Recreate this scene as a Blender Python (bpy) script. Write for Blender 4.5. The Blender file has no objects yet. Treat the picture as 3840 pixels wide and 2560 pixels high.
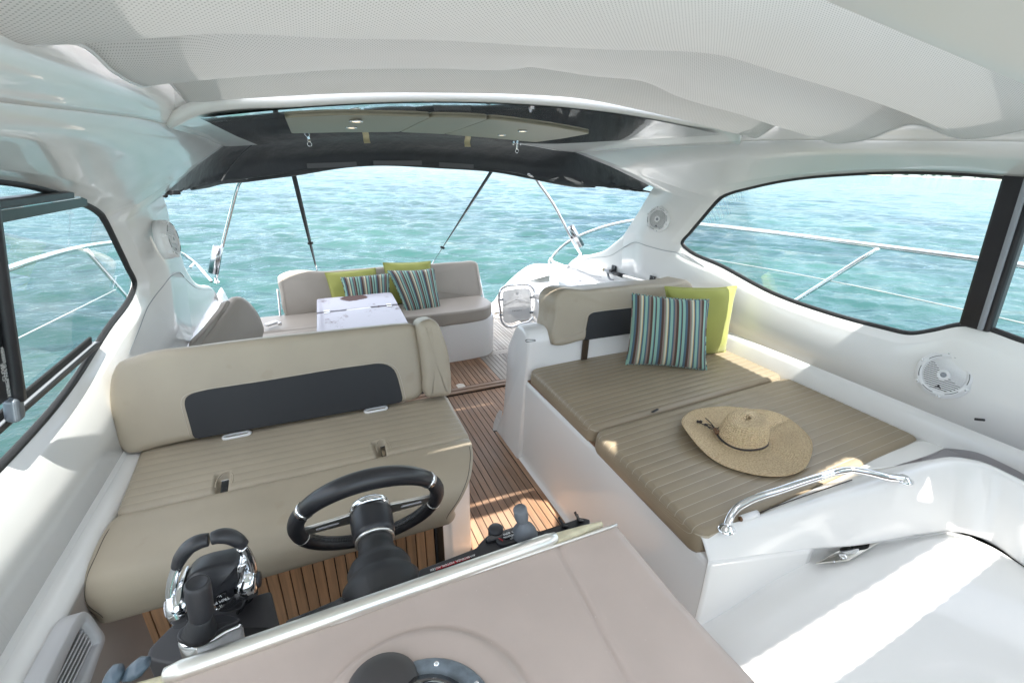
import bpy, bmesh, math, random
import numpy as np
from mathutils import Vector, Matrix
random.seed(7)
rng = np.random.default_rng(11)
SC = bpy.context.scene
COL = SC.collection
R = math.radians

# ------------------------------------------------------------------ camera, sky, sun, exposure
CAM = np.array([0.0, 0.0, 1.75])
FPX, YAW, PIT, ROL = 1737.18, 0.406026466, 0.372551212, 0.008274162   # measured from the vanishing points
_cy, _sy, _cp, _sp, _cr, _sr = (f(a) for a in (YAW, PIT, ROL) for f in (math.cos, math.sin))
_fw = np.array([_sy * _cp, _cy * _cp, -_sp])
_r0 = np.array([_cy, -_sy, 0.0])
_u0 = np.cross(_r0, _fw)
_rt = _cr * _r0 + _sr * _u0
_up = -_sr * _r0 + _cr * _u0
VIEW = np.array([_rt, _up, _fw])
cd = bpy.data.cameras.new("camera")
cam = bpy.data.objects.new("camera", cd)
COL.objects.link(cam)
cd.sensor_width = 36.0
cd.lens = FPX * 36.0 / 3840.0
cd.clip_start, cd.clip_end = 0.02, 30000.0
cam.matrix_world = Matrix([[_rt[0], _up[0], -_fw[0], CAM[0]], [_rt[1], _up[1], -_fw[1], CAM[1]],
                           [_rt[2], _up[2], -_fw[2], CAM[2]], [0, 0, 0, 1]])
SC.camera = cam

SUN_EL, SUN_AZ = R(58), R(172)          # azimuth measured from +Y (aft) towards +X
sun_dir = np.array([math.sin(SUN_AZ) * math.cos(SUN_EL), math.cos(SUN_AZ) * math.cos(SUN_EL), math.sin(SUN_EL)])
world = bpy.data.worlds.new("World")
SC.world = world
world.use_nodes = True
wn = world.node_tree
bg = wn.nodes["Background"]
sky = wn.nodes.new("ShaderNodeTexSky")
sky.sky_type = 'NISHITA'
sky.sun_disc = False
sky.sun_elevation = SUN_EL
sky.sun_rotation = SUN_AZ
sky.air_density, sky.dust_density, sky.ozone_density = 1.0, 1.0, 1.0
# bright thin cloud over the blue: whitens the sky unevenly
_tc = wn.nodes.new("ShaderNodeTexCoord"); _mp = wn.nodes.new("ShaderNodeMapping"); _mp.inputs["Scale"].default_value = (1, 1, 2.6)
wn.links.new(_tc.outputs["Generated"], _mp.inputs[0])
_nz = wn.nodes.new("ShaderNodeTexNoise"); _nz.inputs["Scale"].default_value = 2.2; _nz.inputs["Detail"].default_value = 7; _nz.inputs["Roughness"].default_value = .6
wn.links.new(_mp.outputs[0], _nz.inputs["Vector"])
_mr = wn.nodes.new("ShaderNodeMapRange"); _mr.inputs[1].default_value = .38; _mr.inputs[2].default_value = .68; _mr.inputs[3].default_value = .25; _mr.inputs[4].default_value = .95
wn.links.new(_nz.outputs[0], _mr.inputs[0])
_mx = wn.nodes.new("ShaderNodeMix"); _mx.data_type = 'RGBA'
_sx = wn.nodes.new("ShaderNodeSeparateXYZ"); wn.links.new(_tc.outputs["Generated"], _sx.inputs[0])
_me = wn.nodes.new("ShaderNodeMapRange"); _me.interpolation_type = 'SMOOTHSTEP'; _me.inputs[1].default_value = .0; _me.inputs[2].default_value = .55; _me.inputs[3].default_value = .35; _me.inputs[4].default_value = 1.0
wn.links.new(_sx.outputs[2], _me.inputs[0])
_mm = wn.nodes.new("ShaderNodeMath"); _mm.operation = 'MULTIPLY'; wn.links.new(_mr.outputs[0], _mm.inputs[0]); wn.links.new(_me.outputs[0], _mm.inputs[1])
wn.links.new(_mm.outputs[0], _mx.inputs[0]); wn.links.new(sky.outputs[0], _mx.inputs[6]); _mx.inputs[7].default_value = (8.0, 7.8, 7.6, 1)
wn.links.new(_mx.outputs[2], bg.inputs[0])
bg.inputs[1].default_value = 0.15
sd = bpy.data.lights.new("sun", 'SUN')
sd.energy = 4.0
sd.angle = R(0.53)
sd.color = (1.0, 0.955, 0.88)
so = bpy.data.objects.new("sun", sd)
COL.objects.link(so)
so.rotation_euler = Vector(sun_dir).to_track_quat('Z', 'Y').to_euler()
SC.view_settings.view_transform = 'Standard'
SC.view_settings.look = 'None'
SC.view_settings.gamma = 1.0
SC.view_settings.use_curve_mapping = False
SC.view_settings.exposure = 1.75
SC.cycles.max_bounces = 14
SC.cycles.diffuse_bounces = 8
SC.cycles.glossy_bounces = 6
SC.cycles.transparent_max_bounces = 12

# ------------------------------------------------------------------ measuring helpers (photo reading -> metres)
XC = 0.83                                # centre line of the boat
ORG = dict(A=(0, 0), B=(1270, 0), C=(2540, 0), D=(0, 850), E=(1270, 850), F=(2540, 850), G=(0, 1690), H=(1270, 1690), I=(2540, 1690))

def ray(p):
    if isinstance(p[0], str):
        o = ORG[p[0]]
        p = (o[0] + .5548 * p[1], o[1] + .5548 * p[2])
    return VIEW.T @ np.array([(p[0] - 1920) / FPX, -(p[1] - 1280) / FPX, 1.0])

def oz(p, z): d = ray(p); return CAM + (z - CAM[2]) / d[2] * d
def oy(p, y): d = ray(p); return CAM + (y - CAM[1]) / d[1] * d
def ox(p, x): d = ray(p); return CAM + (x - CAM[0]) / d[0] * d
def op(p, p0, n): d = ray(p); n = np.array(n, float); return CAM + np.dot(np.array(p0, float) - CAM, n) / np.dot(d, n) * d
def mir(p): return np.array([2 * XC - p[0], p[1], p[2]])
def V(*a): return np.array(a, float)
def unit(v): v = np.array(v, float); return v / np.linalg.norm(v)

# ------------------------------------------------------------------ materials
MATS = {}
def mat(name, col, rough=.5, metal=0., coat=0., bump=None, var=None, spec=.5, croug=.03, sheen=0.):
    if name in MATS: return MATS[name]
    m = bpy.data.materials.new(name); m.use_nodes = True
    nt = m.node_tree; b = nt.nodes["Principled BSDF"]
    b.inputs["Base Color"].default_value = (*col, 1)
    b.inputs["Roughness"].default_value = rough
    b.inputs["Metallic"].default_value = metal
    b.inputs["Coat Weight"].default_value = coat
    b.inputs["Coat Roughness"].default_value = croug
    b.inputs["Specular IOR Level"].default_value = spec
    if sheen: b.inputs["Sheen Weight"].default_value = sheen
    tc = nt.nodes.new("ShaderNodeTexCoord")
    if var:
        n = nt.nodes.new("ShaderNodeTexNoise"); n.inputs["Scale"].default_value = var[0]; n.inputs["Detail"].default_value = 6
        nt.links.new(tc.outputs["Object"], n.inputs["Vector"])
        mr = nt.nodes.new("ShaderNodeMapRange"); mr.inputs[1].default_value = .3; mr.inputs[2].default_value = .7
        mr.inputs[3].default_value = 1 - var[1]; mr.inputs[4].default_value = 1 + var[1]
        nt.links.new(n.outputs[0], mr.inputs[0])
        mx = nt.nodes.new("ShaderNodeVectorMath"); mx.operation = 'SCALE'; mx.inputs[0].default_value = col
        nt.links.new(mr.outputs[0], mx.inputs[3]); nt.links.new(mx.outputs[0], b.inputs["Base Color"])
        mr2 = nt.nodes.new("ShaderNodeMapRange"); mr2.inputs[1].default_value = .3; mr2.inputs[2].default_value = .7
        mr2.inputs[3].default_value = max(0, rough * (1 - var[1])); mr2.inputs[4].default_value = rough * (1 + var[1])
        nt.links.new(n.outputs[0], mr2.inputs[0]); nt.links.new(mr2.outputs[0], b.inputs["Roughness"])
    if bump:
        n = nt.nodes.new("ShaderNodeTexNoise"); n.inputs["Scale"].default_value = bump[0]; n.inputs["Detail"].default_value = 4
        nt.links.new(tc.outputs["Object"], n.inputs["Vector"])
        bp = nt.nodes.new("ShaderNodeBump"); bp.inputs["Strength"].default_value = bump[1]; bp.inputs["Distance"].default_value = bump[2]
        nt.links.new(n.outputs[0], bp.inputs["Height"]); nt.links.new(bp.outputs[0], b.inputs["Normal"])
        if coat: nt.links.new(bp.outputs[0], b.inputs["Coat Normal"])
    MATS[name] = m
    return m

GEL = mat("gelcoat", (.84, .835, .825), .25, coat=.5, croug=.02, spec=.4, var=(1.7, .025), bump=(2.2, .05, .01))
GELM = mat("gelcoat_matt", (.84, .835, .825), .42, coat=.15, croug=.2, var=(2.5, .02), bump=(90, .05, .001))
VINYL = mat("khaki_vinyl", (.395, .340, .262), .42, bump=(420, .10, .001), var=(5, .05))
VINYLD = mat("charcoal_vinyl", (.015, .016, .019), .55, bump=(500, .15, .001), var=(6, .1))
VSTERN = mat("grey_beige_vinyl", (.365, .33, .288), .42, bump=(420, .10, .001), var=(4, .06))
DASHV = mat("taupe_dash_vinyl", (.50, .41, .365), .42, bump=(300, .12, .001), var=(7, .05))
CHROME = mat("polished_steel", (.80, .81, .83), .05, metal=1.0, var=(9, .15))
SATIN = mat("satin_aluminium", (.82, .80, .75), .36, metal=1.0, bump=(60, .03, .001))
BLACK = mat("black_plastic", (.026, .026, .030), .38, bump=(700, .08, .0005), var=(20, .1))
BLACKG = mat("black_gloss", (.012, .012, .014), .12, coat=.3)
RUBBER = mat("black_rubber", (.022, .022, .024), .55, bump=(300, .1, .001))
LEATHER = mat("black_leather", (.018, .018, .021), .33, bump=(260, .12, .001))
CANVAS = mat("black_canvas", (.019, .023, .026), .55, bump=(14, .5, .015), var=(3, .2), sheen=.25)
GREYPL = mat("grey_plastic", (.28, .30, .33), .45, bump=(200, .05, .001))
PALEPL = mat("pale_grey_plastic", (.58, .58, .60), .4, bump=(200, .04, .001))
WHITEPL = mat("white_plastic", (.78, .78, .79), .35, bump=(200, .03, .001))
DARKGAP = mat("dark_caulk_shade", (.010, .010, .010), .7)  # caulk joints; also the painted shade behind the speaker grilles
LIME = mat("lime_fabric", (.33, .345, .085), .85, bump=(260, .25, .001), var=(6, .06), sheen=.3)
STITCH = mat("stitch_thread", (.55, .50, .42), .7)
DSTITCH = mat("dark_thread", (.10, .09, .075), .7)
TAPE = mat("masking_tape", (.66, .58, .36), .6, bump=(30, .1, .002))
FOAM = mat("cracked_cream_foam", (.66, .60, .42), .5, bump=(40, .5, .004), var=(30, .22))
HEADL = mat("tan_headliner", (.33, .295, .22), .5, coat=.0, croug=.15, bump=(6, .1, .01), var=(3, .06))
DARKCEIL = mat("smoked_ceiling_gloss", (.10, .105, .105), .035, coat=1.0, croug=.01, spec=.9, bump=(3.5, .05, .01))
PILLAR = mat("dark_mullion", (.022, .022, .026), .35, bump=(500, .1, .001), var=(8, .15))
ROPE = mat("white_rope", (.74, .74, .72), .7, bump=(120, .5, .002))
LANDG = mat("coast_green", (.10, .17, .14), .9, var=(.05, .5))
LANDW = mat("coast_buildings", (.62, .62, .60), .8)
SAND = mat("coast_sand", (.5, .46, .38), .9)
SLATE = mat("slate_grey_rubber", (.13, .14, .155), .45, bump=(200, .05, .001))
RED = mat("red_label", (.45, .01, .02), .5)
PRINTW = mat("white_print", (.75, .75, .75), .6)
PRINTD = mat("dark_print", (.03, .03, .035), .6)
PRINTG = mat("grey_print", (.35, .36, .37), .5)
CORD = mat("dark_cord", (.035, .025, .02), .6)
BEAD = mat("wood_bead", (.16, .08, .035), .4)
BRONZE = mat("dark_bronze_strip", (.10, .075, .055), .35, metal=.6)

def nodes(m):
    nt = m.node_tree
    return nt, nt.nodes["Principled BSDF"]

def wear(m, scale, thr, col, amount, stretch=(1, 1, 1)):
    """sparse specks, scuffs or stains of a colour of their own"""
    nt, b = nodes(m); tc = nt.nodes.new("ShaderNodeTexCoord"); mp = nt.nodes.new("ShaderNodeMapping"); mp.inputs["Scale"].default_value = stretch
    nt.links.new(tc.outputs["Object"], mp.inputs[0])
    n = nt.nodes.new("ShaderNodeTexNoise"); n.inputs["Scale"].default_value = scale; n.inputs["Detail"].default_value = 3; nt.links.new(mp.outputs[0], n.inputs["Vector"])
    r = nt.nodes.new("ShaderNodeMapRange"); r.inputs[1].default_value = thr; r.inputs[2].default_value = thr + .06; r.inputs[3].default_value = 0; r.inputs[4].default_value = amount
    nt.links.new(n.outputs[0], r.inputs[0])
    mx = nt.nodes.new("ShaderNodeMix"); mx.data_type = 'RGBA'; nt.links.new(r.outputs[0], mx.inputs[0])
    lk = b.inputs["Base Color"].links
    if lk: nt.links.new(lk[0].from_socket, mx.inputs[6])
    else: mx.inputs[6].default_value = b.inputs["Base Color"].default_value
    mx.inputs[7].default_value = (*col, 1); nt.links.new(mx.outputs[2], b.inputs["Base Color"])
wear(DASHV, 190, .73, (.78, .74, .70), .8)
wear(DASHV, 14, .66, (.40, .32, .28), .35, (1, .35, 1))
wear(VINYL, 9, .64, (.33, .27, .19), .35)
wear(VSTERN, 7, .62, (.32, .28, .24), .35, (.4, 1, 1))
wear(BLACK, 420, .74, (.25, .25, .25), .5)
wear(GEL, 34, .76, (.60, .59, .55), .35, (1, .3, 1))

def teak(name, base, grey, amt, seed):
    m = mat(name, base, .5)
    nt, b = nodes(m)
    tc = nt.nodes.new("ShaderNodeTexCoord"); mp = nt.nodes.new("ShaderNodeMapping")
    oi = nt.nodes.new("ShaderNodeObjectInfo")
    mp.inputs["Scale"].default_value = seed
    add = nt.nodes.new("ShaderNodeVectorMath"); add.operation = 'ADD'
    sc = nt.nodes.new("ShaderNodeVectorMath"); sc.operation = 'SCALE'; sc.inputs[0].default_value = (37, 11, 23)
    nt.links.new(oi.outputs["Random"], sc.inputs[3]); nt.links.new(tc.outputs["Object"], mp.inputs[0])
    nt.links.new(mp.outputs[0], add.inputs[0]); nt.links.new(sc.outputs[0], add.inputs[1])
    n = nt.nodes.new("ShaderNodeTexNoise"); n.inputs["Scale"].default_value = 1; n.inputs["Detail"].default_value = 9; n.inputs["Roughness"].default_value = .65
    nt.links.new(add.outputs[0], n.inputs["Vector"])
    n2 = nt.nodes.new("ShaderNodeTexNoise"); n2.inputs["Scale"].default_value = 3.1; n2.inputs["Detail"].default_value = 4
    nt.links.new(tc.outputs["Object"], n2.inputs["Vector"])
    cr = nt.nodes.new("ShaderNodeValToRGB")
    e = cr.color_ramp.elements
    e[0].position = .3; e[0].color = (*[c * .62 for c in base], 1)
    e[1].position = .72; e[1].color = (*[min(1, c * 1.35) for c in base], 1)
    nt.links.new(n.outputs[0], cr.inputs[0])
    mx = nt.nodes.new("ShaderNodeMix"); mx.data_type = 'RGBA'
    mr = nt.nodes.new("ShaderNodeMapRange"); mr.inputs[1].default_value = .3; mr.inputs[2].default_value = .7; mr.inputs[3].default_value = amt[0]; mr.inputs[4].default_value = amt[1]
    nt.links.new(n2.outputs[0], mr.inputs[0]); nt.links.new(mr.outputs[0], mx.inputs[0])
    nt.links.new(cr.outputs[0], mx.inputs[6]); mx.inputs[7].default_value = (*grey, 1)
    hv = nt.nodes.new("ShaderNodeHueSaturation")
    mr3 = nt.nodes.new("ShaderNodeMapRange"); mr3.inputs[3].default_value = .78; mr3.inputs[4].default_value = 1.2
    nt.links.new(oi.outputs["Random"], mr3.inputs[0]); nt.links.new(mr3.outputs[0], hv.inputs["Value"])
    nt.links.new(mx.outputs[2], hv.inputs["Color"]); nt.links.new(hv.outputs[0], b.inputs["Base Color"])
    bp = nt.nodes.new("ShaderNodeBump"); bp.inputs["Strength"].default_value = .25; bp.inputs["Distance"].default_value = .002
    nt.links.new(n.outputs[0], bp.inputs["Height"]); nt.links.new(bp.outputs[0], b.inputs["Normal"])
    return m
TEAKF = teak("teak_floor", (.33, .178, .096), (.33, .255, .205), (.0, .6), (60, 3, 60))
TEAKG = teak("teak_weathered", (.30, .26, .22), (.42, .40, .37), (.3, .9), (60, 3, 60))
TEAKV = teak("teak_upright", (.44, .235, .118), (.42, .28, .18), (.0, .5), (70, 70, 3.5))
TEAKX = teak("teak_crosswise", (.28, .165, .098), (.30, .245, .21), (.1, .7), (3, 60, 60))

def glass(name, tint, rgh=0.0, refl=1.0):
    m = mat(name, (1, 1, 1)); nt = m.node_tree; nt.nodes.clear()
    out = nt.nodes.new("ShaderNodeOutputMaterial"); t = nt.nodes.new("ShaderNodeBsdfTransparent"); g = nt.nodes.new("ShaderNodeBsdfGlossy")
    f = nt.nodes.new("ShaderNodeFresnel"); f.inputs[0].default_value = 1.45
    mu = nt.nodes.new("ShaderNodeMath"); mu.operation = 'MULTIPLY'; mu.inputs[1].default_value = refl
    mx = nt.nodes.new("ShaderNodeMixShader")
    t.inputs[0].default_value = (*tint, 1); g.inputs["Roughness"].default_value = rgh
    nt.links.new(f.outputs[0], mu.inputs[0]); nt.links.new(mu.outputs[0], mx.inputs[0])
    nt.links.new(t.outputs[0], mx.inputs[1]); nt.links.new(g.outputs[0], mx.inputs[2]); nt.links.new(mx.outputs[0], out.inputs[0])
    return m
GLASS = glass("window_glass", (.93, .97, .97), 0, .25)
SMOKE = glass("smoked_acrylic", (.60, .58, .62), .02, .7)
FROST = mat("frosted_acrylic", (.80, .81, .82), .18, coat=.5)
FROST.node_tree.nodes["Principled BSDF"].inputs["Alpha"].default_value = .72
LAMPON = mat("warm_lamp_lens", (.9, .8, .6), .3)
LAMPON.node_tree.nodes["Principled BSDF"].inputs["Emission Color"].default_value = (1, .82, .55, 1)
LAMPON.node_tree.nodes["Principled BSDF"].inputs["Emission Strength"].default_value = 1.6

# ------------------------------------------------------------------ object helpers
def tag(o, label=None, cat=None, group=None, kind=None):
    if label: o["label"] = label
    if cat: o["category"] = cat
    if group: o["group"] = group
    if kind: o["kind"] = kind
    return o

def thing(name, loc, label, cat, group=None):
    o = bpy.data.objects.new(name, None); COL.objects.link(o)
    o.location = [float(v) for v in loc]; o.empty_display_size = .05
    return tag(o, label, cat, group)

def wloc(o):
    v = np.zeros(3)
    while o is not None:
        v = v + np.array(o.location); o = o.parent
    return v

def obj(name, verts, faces, m, parent=None, smooth=True, uv=None, kind=None):
    """verts are world coordinates"""
    me = bpy.data.meshes.new(name)
    v = np.array(verts, float)
    if parent is not None: v = v - wloc(parent)
    me.from_pydata(v.tolist(), [], [list(map(int, f)) for f in faces])
    if uv is not None:
        l = me.uv_layers.new(name="UVMap")
        idx = np.zeros(len(me.loops), dtype=np.int32); me.loops.foreach_get("vertex_index", idx)
        l.data.foreach_set("uv", np.array(uv, dtype=np.float32)[idx].ravel())
    me.update()
    bm = bmesh.new(); bm.from_mesh(me); bmesh.ops.recalc_face_normals(bm, faces=bm.faces); bm.to_mesh(me); bm.free()
    if smooth:
        me.polygons.foreach_set("use_smooth", [True] * len(me.polygons))
    if isinstance(m, (list, tuple)):
        for k in m: me.materials.append(k)
    else: me.materials.append(m)
    o = bpy.data.objects.new(name, me); COL.objects.link(o)
    if parent is not None: o.parent = parent
    if kind: o["kind"] = kind
    return o

def sharp(o, ang=35):
    me = o.data
    bm = bmesh.new(); bm.from_mesh(me)
    for e in bm.edges:
        e.smooth = not (len(e.link_faces) == 2 and e.calc_face_angle(0) > R(ang))
    bm.to_mesh(me); bm.free()
    return o

def bevel(o, w, seg=2, ang=30):
    b = o.modifiers.new("bevel", 'BEVEL'); b.width = w; b.segments = seg; b.limit_method = 'ANGLE'; b.angle_limit = R(ang)
    b.harden_normals = False
    return o

class MB:
    def __init__(s): s.v = []; s.f = []; s.n = 0
    def add(s, v, f):
        s.v.append(np.array(v, float)); s.f += [[i + s.n for i in q] for q in f]; s.n += len(v); return s
    def box(s, c, h, ax=None):
        ax = np.eye(3) if ax is None else np.array(ax, float)
        v = [np.array(c) + sum(k * hh * a for k, hh, a in zip((i, j, l), h, ax)) for i in (-1, 1) for j in (-1, 1) for l in (-1, 1)]
        return s.add(v, [(0, 1, 3, 2), (4, 6, 7, 5), (0, 4, 5, 1), (2, 3, 7, 6), (0, 2, 6, 4), (1, 5, 7, 3)])
    def tube(s, *a, **k): v, f = tube(*a, **k); return s.add(v, f)
    def lathe(s, *a, **k): v, f = lathe(*a, **k); return s.add(v, f)
    def build(s, name, m, parent=None, smooth=True, kind=None): return obj(name, np.concatenate(s.v), s.f, m, parent, smooth, kind=kind)

def cat(p, n, closed=False):
    """Catmull-Rom resample (centripetal-ish by chord length) to n points"""
    p = np.array(p, float)
    if closed: q = np.vstack([p[-1:], p, p[:2]]); m = len(p)
    else: q = np.vstack([2 * p[0] - p[1], p, 2 * p[-1] - p[-2]]); m = len(p) - 1
    L = np.array([np.linalg.norm(q[i + 2] - q[i + 1]) + 1e-9 for i in range(m)])
    cum = np.concatenate([[0], np.cumsum(L)])
    s = np.linspace(0, cum[-1], n + 1 if closed else n)
    if closed: s = s[:-1]
    out = []
    for t in s:
        i = min(max(np.searchsorted(cum, t, side='right') - 1, 0), m - 1)
        u = (t - cum[i]) / L[i]
        a, b, c, d = q[i], q[i + 1], q[i + 2], q[i + 3]
        l0 = np.linalg.norm(b - a) + 1e-9; l1 = L[i]; l2 = np.linalg.norm(d - c) + 1e-9
        m1 = ((b - a) / l0 * l1 * l1 + (c - b) * l0) / (l0 + l1) ; m2 = ((c - b) / l1 * l2 * l1 + (d - c) / l2 * l1 * l1) / (l1 + l2)
        h = u * u * (3 - 2 * u)
        out.append((1 - h) * b + h * c + (u ** 3 - 2 * u * u + u) * m1 + (u ** 3 - u * u) * m2)
    return np.array(out)

def tube(pts, r, seg=10, n=None, closed=False, flat=None):
    p = cat(pts, n, closed) if n else np.array(pts, float)
    N = len(p)
    rr = np.interp(np.linspace(0, 1, N), np.linspace(0, 1, len(r)), r) if np.ndim(r) else np.full(N, r)
    if closed: t = np.roll(p, -1, 0) - np.roll(p, 1, 0)
    else: t = np.gradient(p, axis=0)
    t = t / (np.linalg.norm(t, axis=1)[:, None] + 1e-12)
    ref = np.array([0, 0, 1.0]) if abs(t[0][2]) < .9 else np.array([1.0, 0, 0])
    a = unit(np.cross(t[0], ref)); V_, F_ = [], []
    for i in range(N):
        a = a - np.dot(a, t[i]) * t[i]; a = unit(a); b = np.cross(t[i], a)
        for k in range(seg):
            th = 2 * math.pi * k / seg
            V_.append(p[i] + rr[i] * (math.cos(th) * a + math.sin(th) * b * (flat or 1)))
    for i in range(N if closed else N - 1):
        j = (i + 1) % N
        for k in range(seg): F_.append((i * seg + k, i * seg + (k + 1) % seg, j * seg + (k + 1) % seg, j * seg + k))
    if not closed:
        F_.append(tuple(range(seg))[::-1]); F_.append(tuple((N - 1) * seg + k for k in range(seg)))
    return V_, F_

def frame_of(n, up=(0, 0, 1)):
    n = unit(n); u = np.cross(up, n)
    if np.linalg.norm(u) < 1e-6: u = np.cross((0, 1, 0), n)
    u = unit(u); return u, np.cross(n, u), n

def lathe(c, n, prof, seg=24, up=(0, 0, 1)):
    """prof = [(radius, height along n)]"""
    u, v, n = frame_of(n, up); c = np.array(c, float); V_, F_ = [], []
    for r, h in prof:
        for k in range(seg):
            th = 2 * math.pi * k / seg
            V_.append(c + r * (math.cos(th) * u + math.sin(th) * v) + h * n)
    for i in range(len(prof) - 1):
        for k in range(seg): F_.append((i * seg + k, i * seg + (k + 1) % seg, (i + 1) * seg + (k + 1) % seg, (i + 1) * seg + k))
    if prof[0][0] > 1e-5: F_.append(tuple(range(seg))[::-1])
    if prof[-1][0] > 1e-5: F_.append(tuple((len(prof) - 1) * seg + k for k in range(seg)))
    return V_, F_

def loft(curves, nu, nv, linear=False):
    """curves: list of polylines (each a list of 3D points) -> grid nu x nv; returns verts, faces, uv"""
    cs = [cat(c, nu) if len(c) > 2 else np.linspace(np.array(c[0], float), np.array(c[-1], float), nu) for c in curves]
    cs = np.array(cs)
    G = np.zeros((nv, nu, 3))
    for i in range(nu):
        if linear or len(curves) == 2:
            s = np.linspace(0, 1, len(curves)); t = np.linspace(0, 1, nv)
            G[:, i] = np.stack([np.interp(t, s, cs[:, i, k]) for k in range(3)], 1)
        else: G[:, i] = cat(cs[:, i], nv)
    F_ = [(j * nu + i, j * nu + i + 1, (j + 1) * nu + i + 1, (j + 1) * nu + i) for j in range(nv - 1) for i in range(nu - 1)]
    du = np.concatenate([[0], np.cumsum(np.linalg.norm(np.diff(G[nv // 2], axis=0), axis=1))])
    dv = np.concatenate([[0], np.cumsum(np.linalg.norm(np.diff(G[:, nu // 2], axis=0), axis=1))])
    uv = [(du[i], dv[j]) for j in range(nv) for i in range(nu)]
    return G.reshape(-1, 3), F_, uv

def sheet(name, curves, nu, nv, m, parent=None, thick=.004, linear=False, kind=None):
    v, f, uv = loft(curves, nu, nv, linear)
    o = obj(name, v, f, m, parent, True, uv, kind)
    if thick:
        s = o.modifiers.new("solid", 'SOLIDIFY'); s.thickness = thick; s.offset = 0
    return o

def fillet(pts, r, n=6):
    """round the corners of a closed 3D polygon"""
    p = np.array(pts, float); N = len(p); out = []
    rs = r if np.ndim(r) else [r] * N
    for i in range(N):
        a, b, c = p[i - 1], p[i], p[(i + 1) % N]
        e1, e2 = a - b, c - b; l1, l2 = np.linalg.norm(e1), np.linalg.norm(e2)
        k = min(rs[i], .45 * l1, .45 * l2)
        if k < 1e-5: out.append(b); continue
        s, e = b + e1 / l1 * k, b + e2 / l2 * k
        for t in np.linspace(0, 1, n): out.append((1 - t) ** 2 * s + 2 * t * (1 - t) * b + t * t * e)
    return np.array(out)

def slab(name, outline, depth, m, parent=None, r=.02, puff=0., back=True, seg=4, kind=None, puff_rings=(.97, .85, .6, .3)):
    """cushion / panel: closed front outline (world), extruded by the vector depth, edges rounded by r, face puffed"""
    P = np.array(outline, float); N = len(P)
    D = np.array(depth, float); T = np.linalg.norm(D); d = D / T
    c = P.mean(0)
    t = np.roll(P, -1, 0) - np.roll(P, 1, 0); nrm = np.cross(t, d); nrm /= (np.linalg.norm(nrm, axis=1)[:, None] + 1e-12)
    if np.mean(np.sum(nrm * (P - c), 1)) < 0: nrm = -nrm
    r = min(r, T * .49)
    rings = []
    for k in puff_rings[::-1]:
        h = puff * (1 - k ** 2.2)
        rings.append(c + (P - nrm * r - c) * k - d * h)
    for k in range(seg + 1):
        a = k / seg * math.pi / 2
        rings.append(P - nrm * r * (1 - math.sin(a)) + d * r * (1 - math.cos(a)))
    for k in range(seg + 1):
        a = k / seg * math.pi / 2
        rings.append(P - nrm * r * (1 - math.cos(a)) + d * (T - r + r * math.sin(a)))
    Vv = [c - d * puff] + [q for rg in rings for q in rg]; F_ = []
    for k in range(N): F_.append((0, 1 + k, 1 + (k + 1) % N))
    for i in range(len(rings) - 1):
        for k in range(N):
            a = 1 + i * N; b = a + N
            F_.append((a + k, a + (k + 1) % N, b + (k + 1) % N, b + k))
    if back:
        Vv.append(c + D); a = 1 + (len(rings) - 1) * N
        for k in range(N): F_.append((len(Vv) - 1, a + k, a + (k + 1) % N))
    return obj(name, Vv, F_, m, parent, True, kind=kind)

def pipe_loop(name, pts, r, m, parent, closed=True, n=None):
    v, f = tube(pts, r, 6, n, closed)
    return obj(name, v, f, m, parent)

def channel_mat(name, base, stitch, axis, pitch, off=0.0, depth=.6):
    """vinyl with a stitched seam at every channel (the channel itself is in the mesh)"""
    m = mat(name, base, .42, bump=(420, .10, .001)); nt, b = nodes(m)
    uv = nt.nodes.new("ShaderNodeUVMap"); sp = nt.nodes.new("ShaderNodeSeparateXYZ"); nt.links.new(uv.outputs[0], sp.inputs[0])
    a = nt.nodes.new("ShaderNodeMath"); a.operation = 'ADD'; a.inputs[1].default_value = off; nt.links.new(sp.outputs[axis], a.inputs[0])
    d = nt.nodes.new("ShaderNodeMath"); d.operation = 'DIVIDE'; d.inputs[1].default_value = pitch; nt.links.new(a.outputs[0], d.inputs[0])
    fr = nt.nodes.new("ShaderNodeMath"); fr.operation = 'FRACT'; nt.links.new(d.outputs[0], fr.inputs[0])
    s = nt.nodes.new("ShaderNodeMath"); s.operation = 'SUBTRACT'; s.inputs[1].default_value = .5; nt.links.new(fr.outputs[0], s.inputs[0])
    ab = nt.nodes.new("ShaderNodeMath"); ab.operation = 'ABSOLUTE'; nt.links.new(s.outputs[0], ab.inputs[0])
    lt = nt.nodes.new("ShaderNodeMath"); lt.operation = 'GREATER_THAN'; lt.inputs[1].default_value = .5 - .0013 / pitch; nt.links.new(ab.outputs[0], lt.inputs[0])
    n = nt.nodes.new("ShaderNodeTexNoise"); n.inputs["Scale"].default_value = 5; tc = nt.nodes.new("ShaderNodeTexCoord"); nt.links.new(tc.outputs["Object"], n.inputs["Vector"])
    mr = nt.nodes.new("ShaderNodeMapRange"); mr.inputs[1].default_value = .3; mr.inputs[2].default_value = .7; mr.inputs[3].default_value = .94; mr.inputs[4].default_value = 1.06
    nt.links.new(n.outputs[0], mr.inputs[0])
    sc = nt.nodes.new("ShaderNodeVectorMath"); sc.operation = 'SCALE'; sc.inputs[0].default_value = base; nt.links.new(mr.outputs[0], sc.inputs[3])
    mx = nt.nodes.new("ShaderNodeMix"); mx.data_type = 'RGBA'; nt.links.new(lt.outputs[0], mx.inputs[0]); nt.links.new(sc.outputs[0], mx.inputs[6]); mx.inputs[7].default_value = (*stitch, 1)
    nt.links.new(mx.outputs[2], b.inputs["Base Color"])
    return m

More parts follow.
